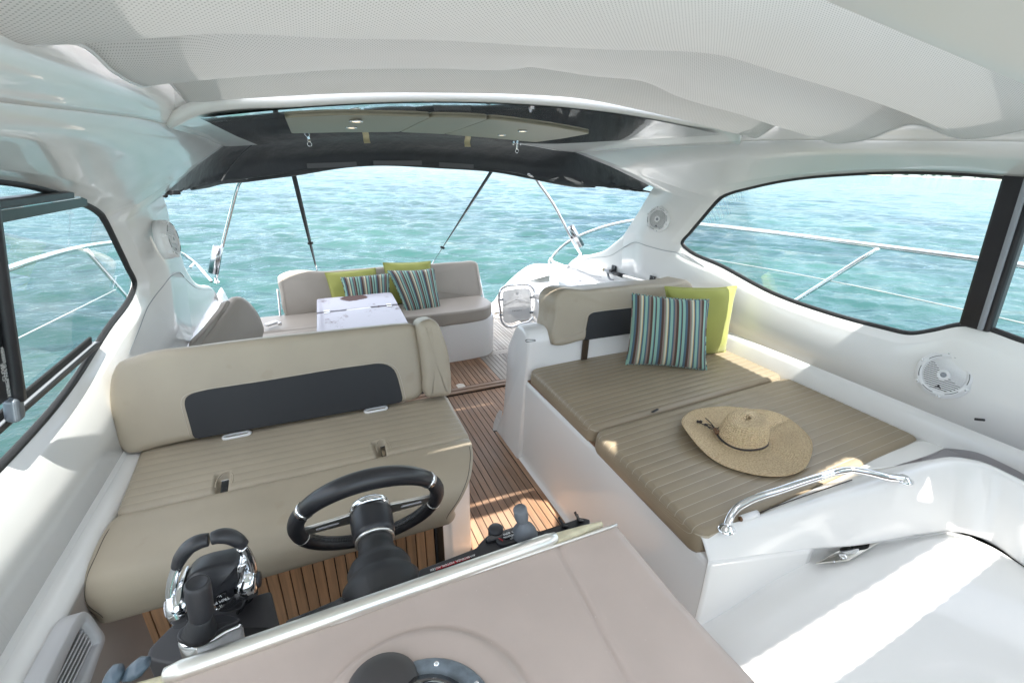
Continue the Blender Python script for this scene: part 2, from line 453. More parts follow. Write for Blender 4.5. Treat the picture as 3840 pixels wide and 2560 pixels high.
def pad(name, q, T, m, parent, pitch, axis=0, r=.025, groove=.005, rc=.05, nper=7, other=26, puff=.006, margin=0.0, wob=.0, holes=()):
    """channelled cushion. q = 4 top corners (u0v0,u1v0,u1v1,u0v1); channels repeat along axis 0 (u) or 1 (v); thickness T downwards"""
    q = [np.array(p, float) for p in q]
    Lu = .5 * (np.linalg.norm(q[1] - q[0]) + np.linalg.norm(q[2] - q[3])); Lv = .5 * (np.linalg.norm(q[3] - q[0]) + np.linalg.norm(q[2] - q[1]))
    L = (Lu, Lv)
    nn = [0, 0]; nn[axis] = max(8, int(round(L[axis] / pitch * nper))); nn[1 - axis] = other
    def edge_grid(n, l):
        t = np.linspace(0, l, n + 1); e = np.array([0, .12, .3, .55, .8]) * r
        return np.unique(np.concatenate([e, t[(t > r) & (t < l - r)], l - e, [r, l - r]]))
    gu, gv = edge_grid(nn[0], Lu), edge_grid(nn[1], Lv)
    Vv, uv = [], []
    for y in gv:
        for x in gu:
            X, Y = x, y
            cx = rc if x < rc else (Lu - rc if x > Lu - rc else None); cy = rc if y < rc else (Lv - rc if y > Lv - rc else None)
            if cx is not None and cy is not None:
                dx, dy = x - cx, y - cy; ln = math.hypot(dx, dy)
                if ln > 1e-9: k = max(abs(dx), abs(dy)) / ln; X, Y = cx + dx * k, cy + dy * k
            d = min(x, Lu - x, y, Lv - y)
            h = 0
            if d < r: h = -r * (1 - math.sqrt(max(0, 1 - (1 - d / r) ** 2)))
            s = (x, y)[axis]
            k = (s + wob * math.sin(3.1 * (x + y))) / pitch; k = abs(k - round(k)) * pitch
            fade = min(1, d / (r * 1.2))
            if (margin == 0 or min(y if axis == 0 else x, 9) > margin): h -= groove * (1 - min(1, k / (pitch * .42)) ** .5) * fade
            h += puff * math.sin(math.pi * x / Lu) ** .5 * math.sin(math.pi * y / Lv) ** .5
            for (hx, hy, wx, wy, dp) in holes:
                e = max(abs(x - hx) / wx, abs(y - hy) / wy)
                h -= dp * max(0, min(1, (1.25 - e) / .35))
            a, b = X / Lu, Y / Lv
            p = (1 - a) * (1 - b) * q[0] + a * (1 - b) * q[1] + a * b * q[2] + (1 - a) * b * q[3]
            Vv.append(p + V(0, 0, h)); uv.append((x, y))
    nx, ny = len(gu), len(gv)
    F_ = [(j * nx + i, j * nx + i + 1, (j + 1) * nx + i + 1, (j + 1) * nx + i) for j in range(ny - 1) for i in range(nx - 1)]
    loop = [i for i in range(nx)] + [j * nx + nx - 1 for j in range(1, ny)] + [(ny - 1) * nx + i for i in range(nx - 2, -1, -1)] + [j * nx for j in range(ny - 2, 0, -1)]
    base = len(Vv); c = sum(q) / 4
    for lev, ins in ((-.35, -.004), (-.75, -.003), (-.93, .002), (-1, .012)):
        for i in loop:
            p = np.array(Vv[i]); o = p - c; o[2] = 0; o = unit(o)
            Vv.append(V(p[0], p[1], 0) - o * ins + V(0, 0, (p[2] + r * (1 if lev > -2 else 0)) + lev * T - r)); uv.append((.02, .02) if axis else (pitch * .5, .02))
    nl = len(loop); prev = loop
    for k in range(4):
        cur = [base + k * nl + i for i in range(nl)]
        for i in range(nl): F_.append((prev[i], prev[(i + 1) % nl], cur[(i + 1) % nl], cur[i]))
        prev = cur
    F_.append(tuple(prev))
    o = obj(name, Vv, F_, m, parent, True, uv)
    edge = [np.array(Vv[base + i]) * 0 + np.array(Vv[loop[i]]) for i in range(nl)]
    return o, edge

def text(body, pos, right, upv, size, m, parent, name="lettering", extr=.0004):
    cu = bpy.data.curves.new(name, 'FONT'); cu.body = body; cu.size = size; cu.extrude = extr; cu.align_x = 'CENTER'; cu.align_y = 'CENTER'
    cu.materials.append(m)
    tmp = bpy.data.objects.new(name, cu); COL.objects.link(tmp)
    me = bpy.data.meshes.new_from_object(tmp); COL.objects.unlink(tmp); bpy.data.objects.remove(tmp); bpy.data.curves.remove(cu)
    o = bpy.data.objects.new(name, me); COL.objects.link(o)
    r_ = unit(right); n_ = unit(np.cross(r_, upv)); u_ = np.cross(n_, r_)
    if parent is not None: o.parent = parent; pos = np.array(pos) - wloc(parent)
    o.matrix_local = Matrix([[r_[0], u_[0], n_[0], pos[0]], [r_[1], u_[1], n_[1], pos[1]], [r_[2], u_[2], n_[2], pos[2]], [0, 0, 0, 1]])
    return o

# ------------------------------------------------------------------ sea, coast
SEA_N = unit(np.cross(ray((3268, 652)), ray((3801, 672))))
if SEA_N[2] < 0: SEA_N = -SEA_N
SEA_Z = -.62
def sea_h(x, y): return SEA_Z - (SEA_N[0] * x + SEA_N[1] * y) / SEA_N[2]

def build_sea():
    rr = [0.0]; r = 1.2
    while r < 9000:
        rr.append(r); r += max(.035, min(r * .0085, 40) if r < 120 else r * .03)
    rr = np.array(rr[1:])
    az = np.concatenate([np.linspace(-80, 85, 620), np.linspace(88, 277, 64)])   # fine over the stern, coarse behind the camera
    A, RR = np.meshgrid(np.radians(az), rr)
    X, Y = RR * np.sin(A), RR * np.cos(A) + .5
    Z = np.zeros_like(X)
    da = np.minimum(RR * np.radians(.27), 50)
    for k in range(110):
        lam = .16 * (1.042 ** k) * rng.uniform(.9, 1.1)
        th = R(28) + rng.normal(0, .55)
        amp = .0066 * lam ** .95 * rng.uniform(.5, 1.3)
        if lam > 1.1: amp *= (1.1 / lam) ** .75
        if lam > 3.5: amp *= (3.5 / lam) ** .8
        kx, ky = math.sin(th) * 2 * math.pi / lam, math.cos(th) * 2 * math.pi / lam
        w = np.clip((lam / (np.maximum(da, RR * .0085) * 2.6)) - .6, 0, 1)
        ph = X * kx + Y * ky + rng.uniform(0, 6.28)
        ph = ph + .9 * np.sin(ph * .137 + rng.uniform(0, 6.28))
        s = np.sin(ph)
        Z += amp * w * (1.0 - 2 * np.abs(np.sin(ph / 2)) ** 1.15 if k % 2 else s)
    Z += sea_h(X, Y)
    n, m_ = X.shape
    v = np.stack([X, Y, Z], -1).reshape(-1, 3)
    i = np.arange(n - 1)[:, None] * m_; j = np.arange(m_)[None]; j2 = (j + 1) % m_
    f = np.stack([i + j, i + j2, i + m_ + j2, i + m_ + j], -1).reshape(-1, 4)
    me = bpy.data.meshes.new("sea"); me.vertices.add(len(v)); me.vertices.foreach_set("co", v.ravel())
    me.loops.add(f.size); me.loops.foreach_set("vertex_index", f.ravel().astype(np.int32))
    me.polygons.add(len(f)); me.polygons.foreach_set("loop_start", np.arange(0, f.size, 4, dtype=np.int32))
    me.update(calc_edges=True); me.validate()
    me.polygons.foreach_set("use_smooth", [True] * len(me.polygons))
    m = mat("sea_water", (.012, .12, .12), 1.0, spec=0)
    nt, b = nodes(m)
    gl = nt.nodes.new("ShaderNodeBsdfGlossy"); gl.inputs["Roughness"].default_value = .10; gl.inputs[0].default_value = (.60, .66, .71, 1)
    fre = nt.nodes.new("ShaderNodeFresnel"); fre.inputs[0].default_value = 1.333
    mxs = nt.nodes.new("ShaderNodeMixShader"); nt.links.new(fre.outputs[0], mxs.inputs[0]); nt.links.new(b.outputs[0], mxs.inputs[1]); nt.links.new(gl.outputs[0], mxs.inputs[2])
    nt.links.new(mxs.outputs[0], nt.nodes["Material Output"].inputs[0])
    tc = nt.nodes.new("ShaderNodeTexCoord")
    def noise(scale, sx, sy, det, rot=28):
        mp = nt.nodes.new("ShaderNodeMapping"); mp.inputs["Scale"].default_value = (sx, sy, 1); mp.inputs["Rotation"].default_value = (0, 0, R(rot))
        nt.links.new(tc.outputs["Object"], mp.inputs[0])
        q = nt.nodes.new("ShaderNodeTexNoise"); q.inputs["Scale"].default_value = scale; q.inputs["Detail"].default_value = det; q.inputs["Roughness"].default_value = .6
        nt.links.new(mp.outputs[0], q.inputs["Vector"]); return q
    a = noise(5.5, .55, 1.5, 5); c2 = noise(.9, .45, 1.3, 6, 34)
    b1 = nt.nodes.new("ShaderNodeBump"); b1.inputs["Strength"].default_value = .4; b1.inputs["Distance"].default_value = .03; nt.links.new(a.outputs[0], b1.inputs["Height"])
    b2 = nt.nodes.new("ShaderNodeBump"); b2.inputs["Strength"].default_value = .7; b2.inputs["Distance"].default_value = .22; nt.links.new(c2.outputs[0], b2.inputs["Height"])
    nt.links.new(b1.outputs[0], b2.inputs["Normal"]); nt.links.new(b2.outputs[0], b.inputs["Normal"]); nt.links.new(b2.outputs[0], gl.inputs["Normal"]); nt.links.new(b2.outputs[0], fre.inputs["Normal"])
    c = noise(.09, 1, 1, 4, 0)     # sandy and weedy patches on the sea bed
    cr = nt.nodes.new("ShaderNodeValToRGB"); e = cr.color_ramp.elements
    e[0].position = .35; e[0].color = (.012, .044, .047, 1); e[1].position = .65; e[1].color = (.030, .092, .080, 1)
    nt.links.new(c.outputs[0], cr.inputs[0]); nt.links.new(cr.outputs[0], b.inputs["Base Color"])
    me.materials.append(m)
    o = bpy.data.objects.new("sea", me); COL.objects.link(o); tag(o, kind="structure")
build_sea()

def build_coast():
    # far shore seen only through the right-hand window
    dist = 950.0
    def at(px, h=0):
        d = ray((px, 652 + (px - 3268) * .0375)); d = d / math.hypot(d[0], d[1]) * dist
        return V(d[0], d[1], sea_h(d[0], d[1]) + h)
    xs = np.linspace(2300, 4300, 60)
    v, f = [], []
    for k, x in enumerate(xs):
        p = at(x); o = unit(V(p[0], p[1], 0))
        hh = 9 + 6 * math.sin(k * .31) + 3 * math.sin(k * 1.1)
        for t, h in ((0, -1), (3, 1.2), (14, 1.6), (60, hh), (260, hh + 9), (500, -3)): v.append(p + o * t + V(0, 0, h))
    for k in range(len(xs) - 1):
        for i in range(5): f.append((k * 6 + i, k * 6 + i + 1, k * 6 + i + 7, k * 6 + i + 6))
    land = obj("hills", v, f, LANDG, None, True, kind="structure")
    beach = MB()
    for k in range(len(xs) - 1):
        a, b = at(xs[k], .2), at(xs[k + 1], .2); o = unit(V(a[0], a[1], 0))
        beach.add([a - o * 3, b - o * 3, b + o * 9 + V(0, 0, 1.3), a + o * 9 + V(0, 0, 1.3)], [(0, 1, 2, 3)])
    beach.build("beach", SAND, None, False, kind="structure")
    wood = MB()
    for k in range(700):
        x = rng.uniform(2300, 4300); p = at(x); o = unit(V(p[0], p[1], 0)); t = rng.uniform(10, 70)
        s = rng.uniform(2, 4.5)
        vv, ff = lathe(p + o * t + V(0, 0, 1.5 + t * .12), (0, 0, 1), [(s * .5, 0), (s, s * .6), (s * .75, s * 1.3), (.01, s * 1.9)], 6)
        wood.add(np.array(vv) + rng.normal(0, s * .1, (len(vv), 3)), ff)
    wood.build("far_woods", LANDG, None, False, kind="stuff")
    for k, (px, w, h) in enumerate([(3375, 16, 5), (3437, 22, 4), (3496, 12, 8), (3533, 18, 9), (3566, 10, 7), (3618, 20, 5), (3706, 26, 6), (3752, 14, 4)]):
        p = at(px); o = unit(V(p[0], p[1], 0)); s = np.cross((0, 0, 1), o)
        t = thing("shore_house", p + o * 16, ["low pale house at the aft end of the far shore", "long white house low on the far shore beside the aft one", "tall narrow white house on the far shore",
              "tallest white house amid the trees of the far shore", "narrow pale house right of the tallest one on the far shore", "long low white house on the far shore past the middle", "broadest white house of the far shore near the dark mullion", "small low white house next to the dark mullion"][k], "house", "houses along the far shore")
        MB().box(p + o * 16 + V(0, 0, h / 2 + 1), (w / 2, 4, h / 2), [s, o, (0, 0, 1)]).build("wall", LANDW, t, False)
        b = p + o * 16 + V(0, 0, h + 1.02)
        obj("roof", [b - s * (w / 2 + .5) - o * 4.5, b + s * (w / 2 + .5) - o * 4.5, b + s * (w / 2 + .5) + o * 4.5, b - s * (w / 2 + .5) + o * 4.5, b - s * w / 2 + V(0, 0, 2), b + s * w / 2 + V(0, 0, 2)],
            [(0, 1, 5, 4), (2, 3, 4, 5), (0, 4, 3), (1, 2, 5), (0, 3, 2, 1)], SAND, t, False)
build_coast()

# ------------------------------------------------------------------ hull sides with their windows, hardtop
def WP(*p): return op(p, (2.47, 0, 1.0), (1, 0, .194))
def KP(y):
    h = np.interp(y, [.3, .9, 1.6, 2.4, 3.0, 3.6], [1.22, 1.21, 1.19, 1.2, 1.23, 1.25]); z = np.interp(y, [.3, .9, 1.6, 2.4, 3.0, 3.6], [1.795, 1.82, 1.845, 1.85, 1.84, 1.83])
    return V(XC + h, y, z)
def CR(y): return V(2.425, y, .72)
pil = [ox((2437, 726), 2.30), ox((2400, 790), 2.335), ox((2341, 880), 2.365)]
def wplane(y, z): return V(2.47 - .194 * (z - 1.0), y, z)
PAIRS = [(WP('F', 20, 112), pil[2]), (WP('F', 45, 150), CR(3.25)), (WP('F', 300, 280), CR(2.35)), (WP('F', 640, 462), CR(1.93)), (WP('F', 1000, 592), CR(1.58)),
         (WP('F', 1400, 702), CR(1.27)), (WP('F', 1570, 737), CR(1.15)), (WP('F', 1720, 718), CR(1.07)), (WP('F', 1930, 678), CR(.95)), (WP('F', 2030, 690), CR(.9)), (WP('F', 2343, 797), CR(.74)),
         (wplane(.40, 1.095), CR(.45)), (wplane(.05, 1.09), CR(-.1)), (wplane(.10, 1.68), V(2.06, -.1, 1.77)), (wplane(.45, 1.705), KP(.4)), (wplane(.70, 1.712), KP(.7)),
         (WP('C', 2343, 1190), KP(.9)), (WP('C', 1900, 1160), KP(1.1)), (WP('C', 1500, 1152), KP(1.35)), (WP('C', 1200, 1163), KP(1.55)), (WP('C', 800, 1198), KP(1.85)), (WP('C', 510, 1255), KP(2.3)),
         (WP('C', 290, 1325), KP(3.0)), (WP('C', 268, 1345), KP(3.6)), (WP('C', 250, 1362), V(XC + 1.36, 3.2, 1.715)), (WP('C', 235, 1378), V(XC + 1.467, 2.8, 1.58)), (WP('C', 150, 1478), pil[0]), (WP('C', 80, 1562), pil[1])]
def catidx(p, s):
    p = np.array(p, float); n = len(p); out = []
    for i in range(n):
        a, b, c, d = p[i - 1], p[i], p[(i + 1) % n], p[(i + 2) % n]
        l0, l1, l2 = [np.linalg.norm(q) + 1e-6 for q in (b - a, c - b, d - c)]
        m1 = .5 * ((b - a) / l0 + (c - b) / l1) * l1; m2 = .5 * ((c - b) / l1 + (d - c) / l2) * l1
        for u in np.arange(s) / s:
            h = u * u * (3 - 2 * u); out.append((1 - h) * b + h * c + (u ** 3 - 2 * u * u + u) * m1 + (u ** 3 - u * u) * m2)
    return np.array(out)
S_ = 6
W_ = catidx([a for a, b in PAIRS], S_); O_ = np.concatenate([np.linspace(PAIRS[i][1], PAIRS[(i + 1) % len(PAIRS)][1], S_, endpoint=False) for i in range(len(PAIRS))])
cen = W_.mean(0)
def inset(loop, d):
    t = np.roll(loop, -1, 0) - np.roll(loop, 1, 0); n = np.cross(t, unit((1, 0, .194))); n /= np.linalg.norm(n, axis=1)[:, None] + 1e-9
    if np.mean(np.sum(n * (loop - cen), 1)) < 0: n = -n
    return loop - n * d
OUTB = unit((1, 0, .194))

def catidx2(p, n):
    return cat(np.array([(a, b, 0.) for a, b in p]), len(p) * n)[:, :2]

def hull_side(side):
    f = (lambda p: p) if side > 0 else mir
    F = lambda arr: np.array([f(p) for p in arr])
    word = "right" if side > 0 else "left"
    n = len(W_)
    loops = [inset(W_, .004) + OUTB * .022, W_ + OUTB * .008, W_ + OUTB * .002 + (O_ - W_) * .01, W_ + (O_ - W_) * .075 - OUTB * .002, W_ + (O_ - W_) * .11 - OUTB * .012, W_ + (O_ - W_) * .14 - OUTB * .015, W_ + (O_ - W_) * .55 - OUTB * .010, O_]
    verts = np.concatenate([F(l) for l in loops]); faces = []
    for k in range(len(loops) - 1):
        for i in range(n): faces.append((k * n + i, k * n + (i + 1) % n, (k + 1) * n + (i + 1) % n, (k + 1) * n + i))
    wall = obj("side_wall", verts, faces, GEL, None, True, kind="structure")
    s = wall.modifiers.new("solid", 'SOLIDIFY'); s.thickness = .012; s.offset = 0
    # strip below the crease, and the quarter behind the pillar
    lo = sheet("lower_lining", [[f(V(2.425, y, .722)) for y in (-.1, .7, 1.5, 2.3, 3.25, 4.5)], [f(V(2.405, y, .66)) for y in (-.1, .7, 1.5, 2.3, 3.25, 4.5)], [f(V(2.40, y, .30)) for y in (-.1, .7, 1.5, 2.3, 3.25, 4.5)]], 40, 10, GEL, wall, .01)
    top = [pil[2], ox((2300, 915), 2.38), ox((2264, 942), 2.39), ox((2215, 957), 2.395), ox((2153, 971), 2.40), ox((2127, 997), 2.40), ox((2118, 1030), 2.40)]
    tp = cat(top, 30); bt = np.linspace(CR(3.25), V(2.425, tp[-1][1] + .12, .722), 30)
    rm = np.clip(np.arange(30) / 5, 0, 1)[:, None]
    qv = np.concatenate([F(tp + V(.06, .0, -.01) * rm), F(tp + V(.022, 0, .010) * rm), F(tp + V(.004, 0, .002) * rm), F(tp * .93 + bt * .07), F(tp * .5 + bt * .5), F(bt)])
    qf = [(k * 30 + i, k * 30 + i + 1, k * 30 + 31 + i, k * 30 + 30 + i) for k in range(5) for i in range(29)]
    q = obj("quarter_panel", qv, qf, GEL, wall)
    # recessed joint of the removable inspection panel
    PRc = lambda x, y: (1700 + .4274 * x, 480 + .4274 * y)
    px = [(2640, 1000), (2560, 952), PRc(1850, 1075), PRc(1700, 1035), PRc(1585, 1003), PRc(1500, 1045), PRc(1400, 1110), PRc(1130, 1180), PRc(1088, 1245), PRc(1300, 1310)] if side > 0 else \
         [(484, 1325), (520, 1240), (558, 1145), (610, 1075), (655, 1026), (668, 1020), (700, 1050), (737, 1079), (800, 1087), (839, 1102), (858, 1131)]
    sp = []
    for p in catidx2(px, 6):
        d = ray(p); best = None
        for o_ in (wall, q):
            hit, loc, nr, ix = o_.ray_cast(Vector(CAM), Vector(d / np.linalg.norm(d)))
            if hit:
                l = np.array(loc); 
                if best is None or np.linalg.norm(l - CAM) < np.linalg.norm(best - CAM): best = l
        if best is not None: sp.append(best + (CAM - best) * .0006)
    if len(sp) > 3: pipe_loop("panel_joint", sp, .0020, GREYPL, wall, False)
    # upper window frame: black gasket and glass
    fr = [W_ + OUTB * .001, inset(W_, .006) - OUTB * .001, inset(W_, .017) + OUTB * .004, inset(W_, .019) + OUTB * .016]
    fv = np.concatenate([F(l) for l in fr]); ff = []
    for k in range(3):
        for i in range(n): ff.append((k * n + i, k * n + (i + 1) % n, (k + 1) * n + (i + 1) % n, (k + 1) * n + i))
    win = thing("side_window", f(cen), "%s cabin window with black gasket, %s" % (word, "dark mullion and view of the far shore" if side > 0 else "open sliding pane and black rails"), "window", "cabin side windows")
    obj("gasket", fv, ff, RUBBER, win)
    g = inset(W_, .015) + OUTB * .010
    pane = obj("pane", np.concatenate([F(g), [f(g.mean(0))]]), [(i, (i + 1) % n, n) for i in range(n)], GLASS, win, False)
    return wall, win
wallR, winR = hull_side(1)
wallL, winL = hull_side(-1)

# mullion of the right window
def bar(name, a, b, w, t, m, parent, nrm=OUTB, off=0.0, bev=.004):
    a, b = np.array(a, float), np.array(b, float); d = unit(b - a); s = unit(np.cross(d, nrm))
    o = MB().box((a + b) / 2 + nrm * off, (np.linalg.norm(b - a) / 2, w / 2, t / 2), [d, s, nrm]).build(name, m, parent, False)
    if bev: bevel(o, bev)
    return o
bar("mullion", WP(3836, 655), WP(3654, 1232), .105, .05, PILLAR, winR, off=.012, bev=.012)
bar("mullion_seal", WP(3868, 655), WP(3684, 1232), .018, .07, GREYPL, winR, off=.010, bev=.006)

# sliding pane hardware of the left window
LN = unit((-1, 0, .194)); LP0 = mir(V(2.47, 0, 1.0))
def LW(*p): return op(p, LP0, LN)
for nm, a, b, w, t, m, o in (("upper_rail", LW(-60, 815), LW(316, 752), .036, .018, mat("dark_green_black", (.03, .045, .045), .35), .0), ("rail_cap", LW(-60, 768), LW(262, 728), .022, .024, BLACK, .0), ("rail_glide", LW(-60, 790), LW(290, 738), .009, .012, CHROME, -.004),
                          ("lower_track", LW(-60, 1648), LW(362, 1288), .020, .024, BLACK, .0), ("track_slot", LW(-60, 1618), LW(345, 1274), .026, .010, DARKGAP, .004), ("track_brush", LW(-60, 1634), LW(352, 1282), .005, .016, GREYPL, -.002)):
    bar(nm, a, b, w, t, m, winL, LN, o)
hd = [LW(-112, 720) - LN * .03, LW(-44, 1180) - LN * .03, LW(8, 1500) - LN * .03]
pipe_loop("handle", hd, .016, BLACK, winL, False, 12)
bar("handle_plate", LW(-145, 700) - LN * .0, LW(-30, 1510), .052, .02, BLACK, winL, LN, -.012)
_hf = MB().box(LW(8, 1532) - LN * .022, (.034, .020, .016), [unit(LW(60, 1500) - LW(20, 1200)), unit(np.cross(LN, LW(60, 1500) - LW(20, 1200))), LN]).build("handle_foot", mat("blue_grey_alloy", (.20, .225, .26), .35, metal=.4), winL, False)
bevel(_hf, .012, 4)
dv = unit(LW(62, 1500) - LW(20, 1200)); du = unit(np.cross(LN, dv)); du = du if du[0] > 0 or True else -du
for k, (s, off) in enumerate((("CLOSE", -.0), ("VORSICHTIG SCHIEBEN", .011), ("POUSSER DOUCEMENT", .022))):
    text(s, LW(-38 + k * 8, 1395) - LN * .0235, -dv, np.cross(-LN, -dv) * 1.0, .0125 if k else .016, PRINTW, winL, "sticker_lettering")

# ---- hardtop
def zroof(h, y): return np.interp(y, [.2, 1.2, 1.75, 3.7], [1.95, 1.98, 1.975, 1.925]) - .072 * h * h
def build_roof():
    ys = [1.80, 2.1, 2.5, 2.9, 3.3, 3.55]
    hs = np.array([-1.12, -.8, -.4, 0, .4, .8, 1.12])
    def aft(h): return 3.62 + .13 * (1 - (h / 1.2) ** 2)
    curves = []
    for y in ys:
        c = [V(XC + h, y + (aft(h) - 3.62) * (y - 1.8) / 1.75 * 1.0, zroof(h, y)) for h in hs]
        c = [mir(KP(min(y + .05, 3.6)))] + c + [KP(min(y + .05, 3.6))]
        curves.append(c)
    roof = sheet("cabin_roof", curves, 60, 24, GEL, None, .03, kind="structure")
    # side coves beside the shade opening, upper skin above the bunched shade
    for sgn in (1, -1):
        f = (lambda p: p) if sgn > 0 else mir
        yy = np.linspace(.35, 1.93, 12)
        sheet("roof_cove", [[f(KP(y)) for y in yy], [f(V(KP(y)[0] - .012, y, KP(y)[2] + .016)) for y in yy], [f(V(XC + 1.165, y, KP(y)[2] + .034)) for y in yy], [f(V(XC + 1.160, y, KP(y)[2] + .20)) for y in yy]], 24, 16, GEL, roof, .006)
    sheet("roof_skin", [[V(XC + h, y, 2.17 - .06 * h * h) for h in (-1.2, -.6, 0, .6, 1.2)] for y in (1.64, 1.72, 1.86)], 20, 10, GELM, roof, .02)
    for sgn in (1, -1): sheet("light_seal_strip", [[V(XC + sgn * h, y, 2.03 - .02 * (1.22 - h)) for y in (.66, .9, 1.84)] for h in (1.22, 1.00)], 12, 3, GELM, roof, .01)  # unseen strips added to stop light leaking past the fabric edges
    sheet("roof_skin", [[V(XC + h, 1.84, 2.17 - .06 * h * h) for h in (-1.2, -.6, 0, .6, 1.2)], [V(XC + h, 1.835, zroof(h, 1.8) + .004) for h in (-1.2, -.6, 0, .6, 1.2)]], 20, 4, GELM, roof, .02)
    # rolled aft lip of the hardtop
    lip = [mir(KP(3.6))] + [V(XC + h, aft(h) - .05, zroof(h, 3.6) - .004) for h in np.linspace(-1.1, 1.1, 13)] + [KP(3.6)]
    pipe_loop("aft_lip", lip, .012, GEL, roof, False, 60)
    # smoked glossy ceiling panel, open end at the right follows a curve
    o = []
    for h in np.linspace(-1.10, 1.05, 16): o.append((h, 1.86))
    for h, y in ((1.02, 2.1), (.97, 2.5), (.93, 2.9), (.90, 3.2), (.80, 3.5)): o.append((h, y))
    for h in np.linspace(.72, -1.06, 14): o.append((h, aft(h) - .12))
    o.append((-1.09, 2.7))
    nn = len(o); grid = []
    rows = 16
    G = []
    for j in range(rows + 1):
        t = j / rows; y = 1.86 + t * 1.72
        hr = np.interp(y, [1.86, 2.1, 2.5, 2.9, 3.2, 3.5, 3.62], [1.06, 1.03, .98, .93, .88, .72, .60]); hl = np.interp(y, [1.86, 2.7, 3.6], [-1.10, -1.09, -1.06])
        G.append([V(XC + h, y + (aft(h) - 3.62) * (y - 1.8) / 1.75, zroof(h, y) - .020) for h in np.linspace(hl, hr, 30)])
    G = np.array(G); vv = G.reshape(-1, 3)
    ff = [(j * 30 + i, j * 30 + i + 1, (j + 1) * 30 + i + 1, (j + 1) * 30 + i) for j in range(rows) for i in range(29)]
    dk = obj("ceiling_panel", vv, ff, DARKCEIL, roof)
    return roof, aft
ROOF, ROOF_AFT = build_roof()

def sun_up(p, z):
    p = np.array(p, float); return p + sun_dir * (z - p[2]) / sun_dir[2]
def sun_patch_plate():
    # unseen front roof plate; holes added and shaped to throw the sun patches
    z = 2.10
    holes = [[oz(p, 0) for p in ((1752, 1952), (1900, 1912), (1965, 1868), (2090, 1885), (2078, 1990), (2000, 2200), (1800, 2230))],
             [oz(p, .61) for p in ((2945, 1850), (3075, 1768), (3170, 1718), (3215, 1716), (3262, 1744), (3090, 1835))],
             [oz(('I', 430, 1490), .30), oz(('I', 1120, 1045), .428), oz(('I', 1560, 770), .48), oz(('I', 1850, 590), .495), oz(('I', 2165, 685), .50), oz(('I', 1600, 1120), .46), oz(('I', 1000, 1600), .37), oz(('I', 600, 1900), .31)],
             [oz(('I', 1610, 330), .61), oz(('I', 1700, 110), .70), oz(('I', 1890, 50), .72), oz(('I', 2343, 130), .72), oz(('I', 2700, 330), .72), oz(('I', 2700, 640), .66), oz(('I', 2343, 560), .62), oz(('I', 2080, 440), .62), oz(('I', 1850, 330), .615)]]
    polys = [np.array([sun_up(q, z)[:2] for q in h]) for h in holes]
    def inside(P, X, Y):
        c = np.zeros(X.shape, bool); n = len(P)
        for k in range(n):
            a, b = P[k - 1], P[k]
            if abs(a[1] - b[1]) < 1e-12: continue
            c ^= ((a[1] > Y) != (b[1] > Y)) & (X < (b[0] - a[0]) * (Y - a[1]) / (b[1] - a[1]) + a[0])
        return c
    st = .006; xs = np.arange(-.62, 2.66 + st, st); ys = np.arange(-2.6, .63 + st, st); nx, ny = len(xs), len(ys)
    X, Y = np.meshgrid(xs, ys); v = np.stack([X, Y, np.full(X.shape, z)], -1).reshape(-1, 3)
    Xc, Yc = X[:-1, :-1] + st / 2, Y[:-1, :-1] + st / 2
    keep = ~((Xc < 1.0) & (Yc < -.55))
    for P in polys: keep &= ~inside(P, Xc, Yc)
    # merge the kept cells of every row into long strips
    v, f = [], []
    for b in range(ny - 1):
        a = 0
        while a < nx - 1:
            if not keep[b, a]: a += 1; continue
            e = a
            while e < nx - 1 and keep[b, e]: e += 1
            n0 = len(v); v += [(xs[a], ys[b], z), (xs[e], ys[b], z), (xs[e], ys[b + 1], z), (xs[a], ys[b + 1], z)]; f.append((n0, n0 + 1, n0 + 2, n0 + 3)); a = e
    o = obj("sun_patch_plate", v, f, GELM, ROOF)
sun_patch_plate()

def on_roof(p, dz=0.0):
    """point of the ceiling seen at pixel p"""
    d = ray(p); lo, hi = .2, 8.0
    for _ in range(60):
        t = (lo + hi) / 2; q = CAM + d * t
        if q[2] < zroof(q[0] - XC, q[1]) + dz: lo = t
        else: hi = t
    return CAM + d * lo

# tan headliner boards with their four lamps
def headliner():
    segs = [[('A', 1925, 797), ('B', 0, 779), ('B', 300, 783), ('B', 622, 792), ('B', 412, 893), ('B', 0, 896), ('A', 1970, 903)],
            [('B', 628, 793), ('B', 860, 797), ('B', 1010, 806), ('B', 855, 862), ('B', 715, 908), ('B', 418, 894)],
            [('B', 1016, 807), ('B', 1250, 832), ('B', 1500, 868), ('B', 1700, 905), ('B', 1500, 940), ('B', 1330, 962), ('B', 1000, 932), ('B', 720, 909), ('B', 862, 862)]]
    for s in segs:
        pts = [on_roof(p, -.030) for p in s]
        pts = fillet(pts, .03, 4)
        slab("headliner_board", pts, (0, 0, .012), HEADL, ROOF, .004, .004)
    lamps = [(('B', 118, 823), "outermost lit lamp in the left headliner board"), (('B', 85, 865), "lit lamp of the left headliner board nearest the canopy"), (('B', 1243, 889), "lit lamp of the right headliner board farther right"), (('B', 1103, 915), "lit lamp of the right headliner board nearest the canopy")]
    lamps[0] = (lamps[0][0], "lit lamp of the left headliner board farther from the canopy")
    for p, nm in lamps:
        c = on_roof(p, -.0425)
        t = thing("ceiling_lamp", c, nm, "lamp", "ceiling lamps")
        MB().lathe(c, (0, 0, -1), [(.024, -.008), (.027, -.008), (.028, .000), (.026, .002), (.021, .002), (.020, .0)], 24).build("rim", CHROME, t)
        MB().lathe(c, (0, 0, -1), [(.020, -.004), (.020, .0008), (.010, .0014), (.0, .0014)], 20).build("lens", LAMPON, t)
headliner()

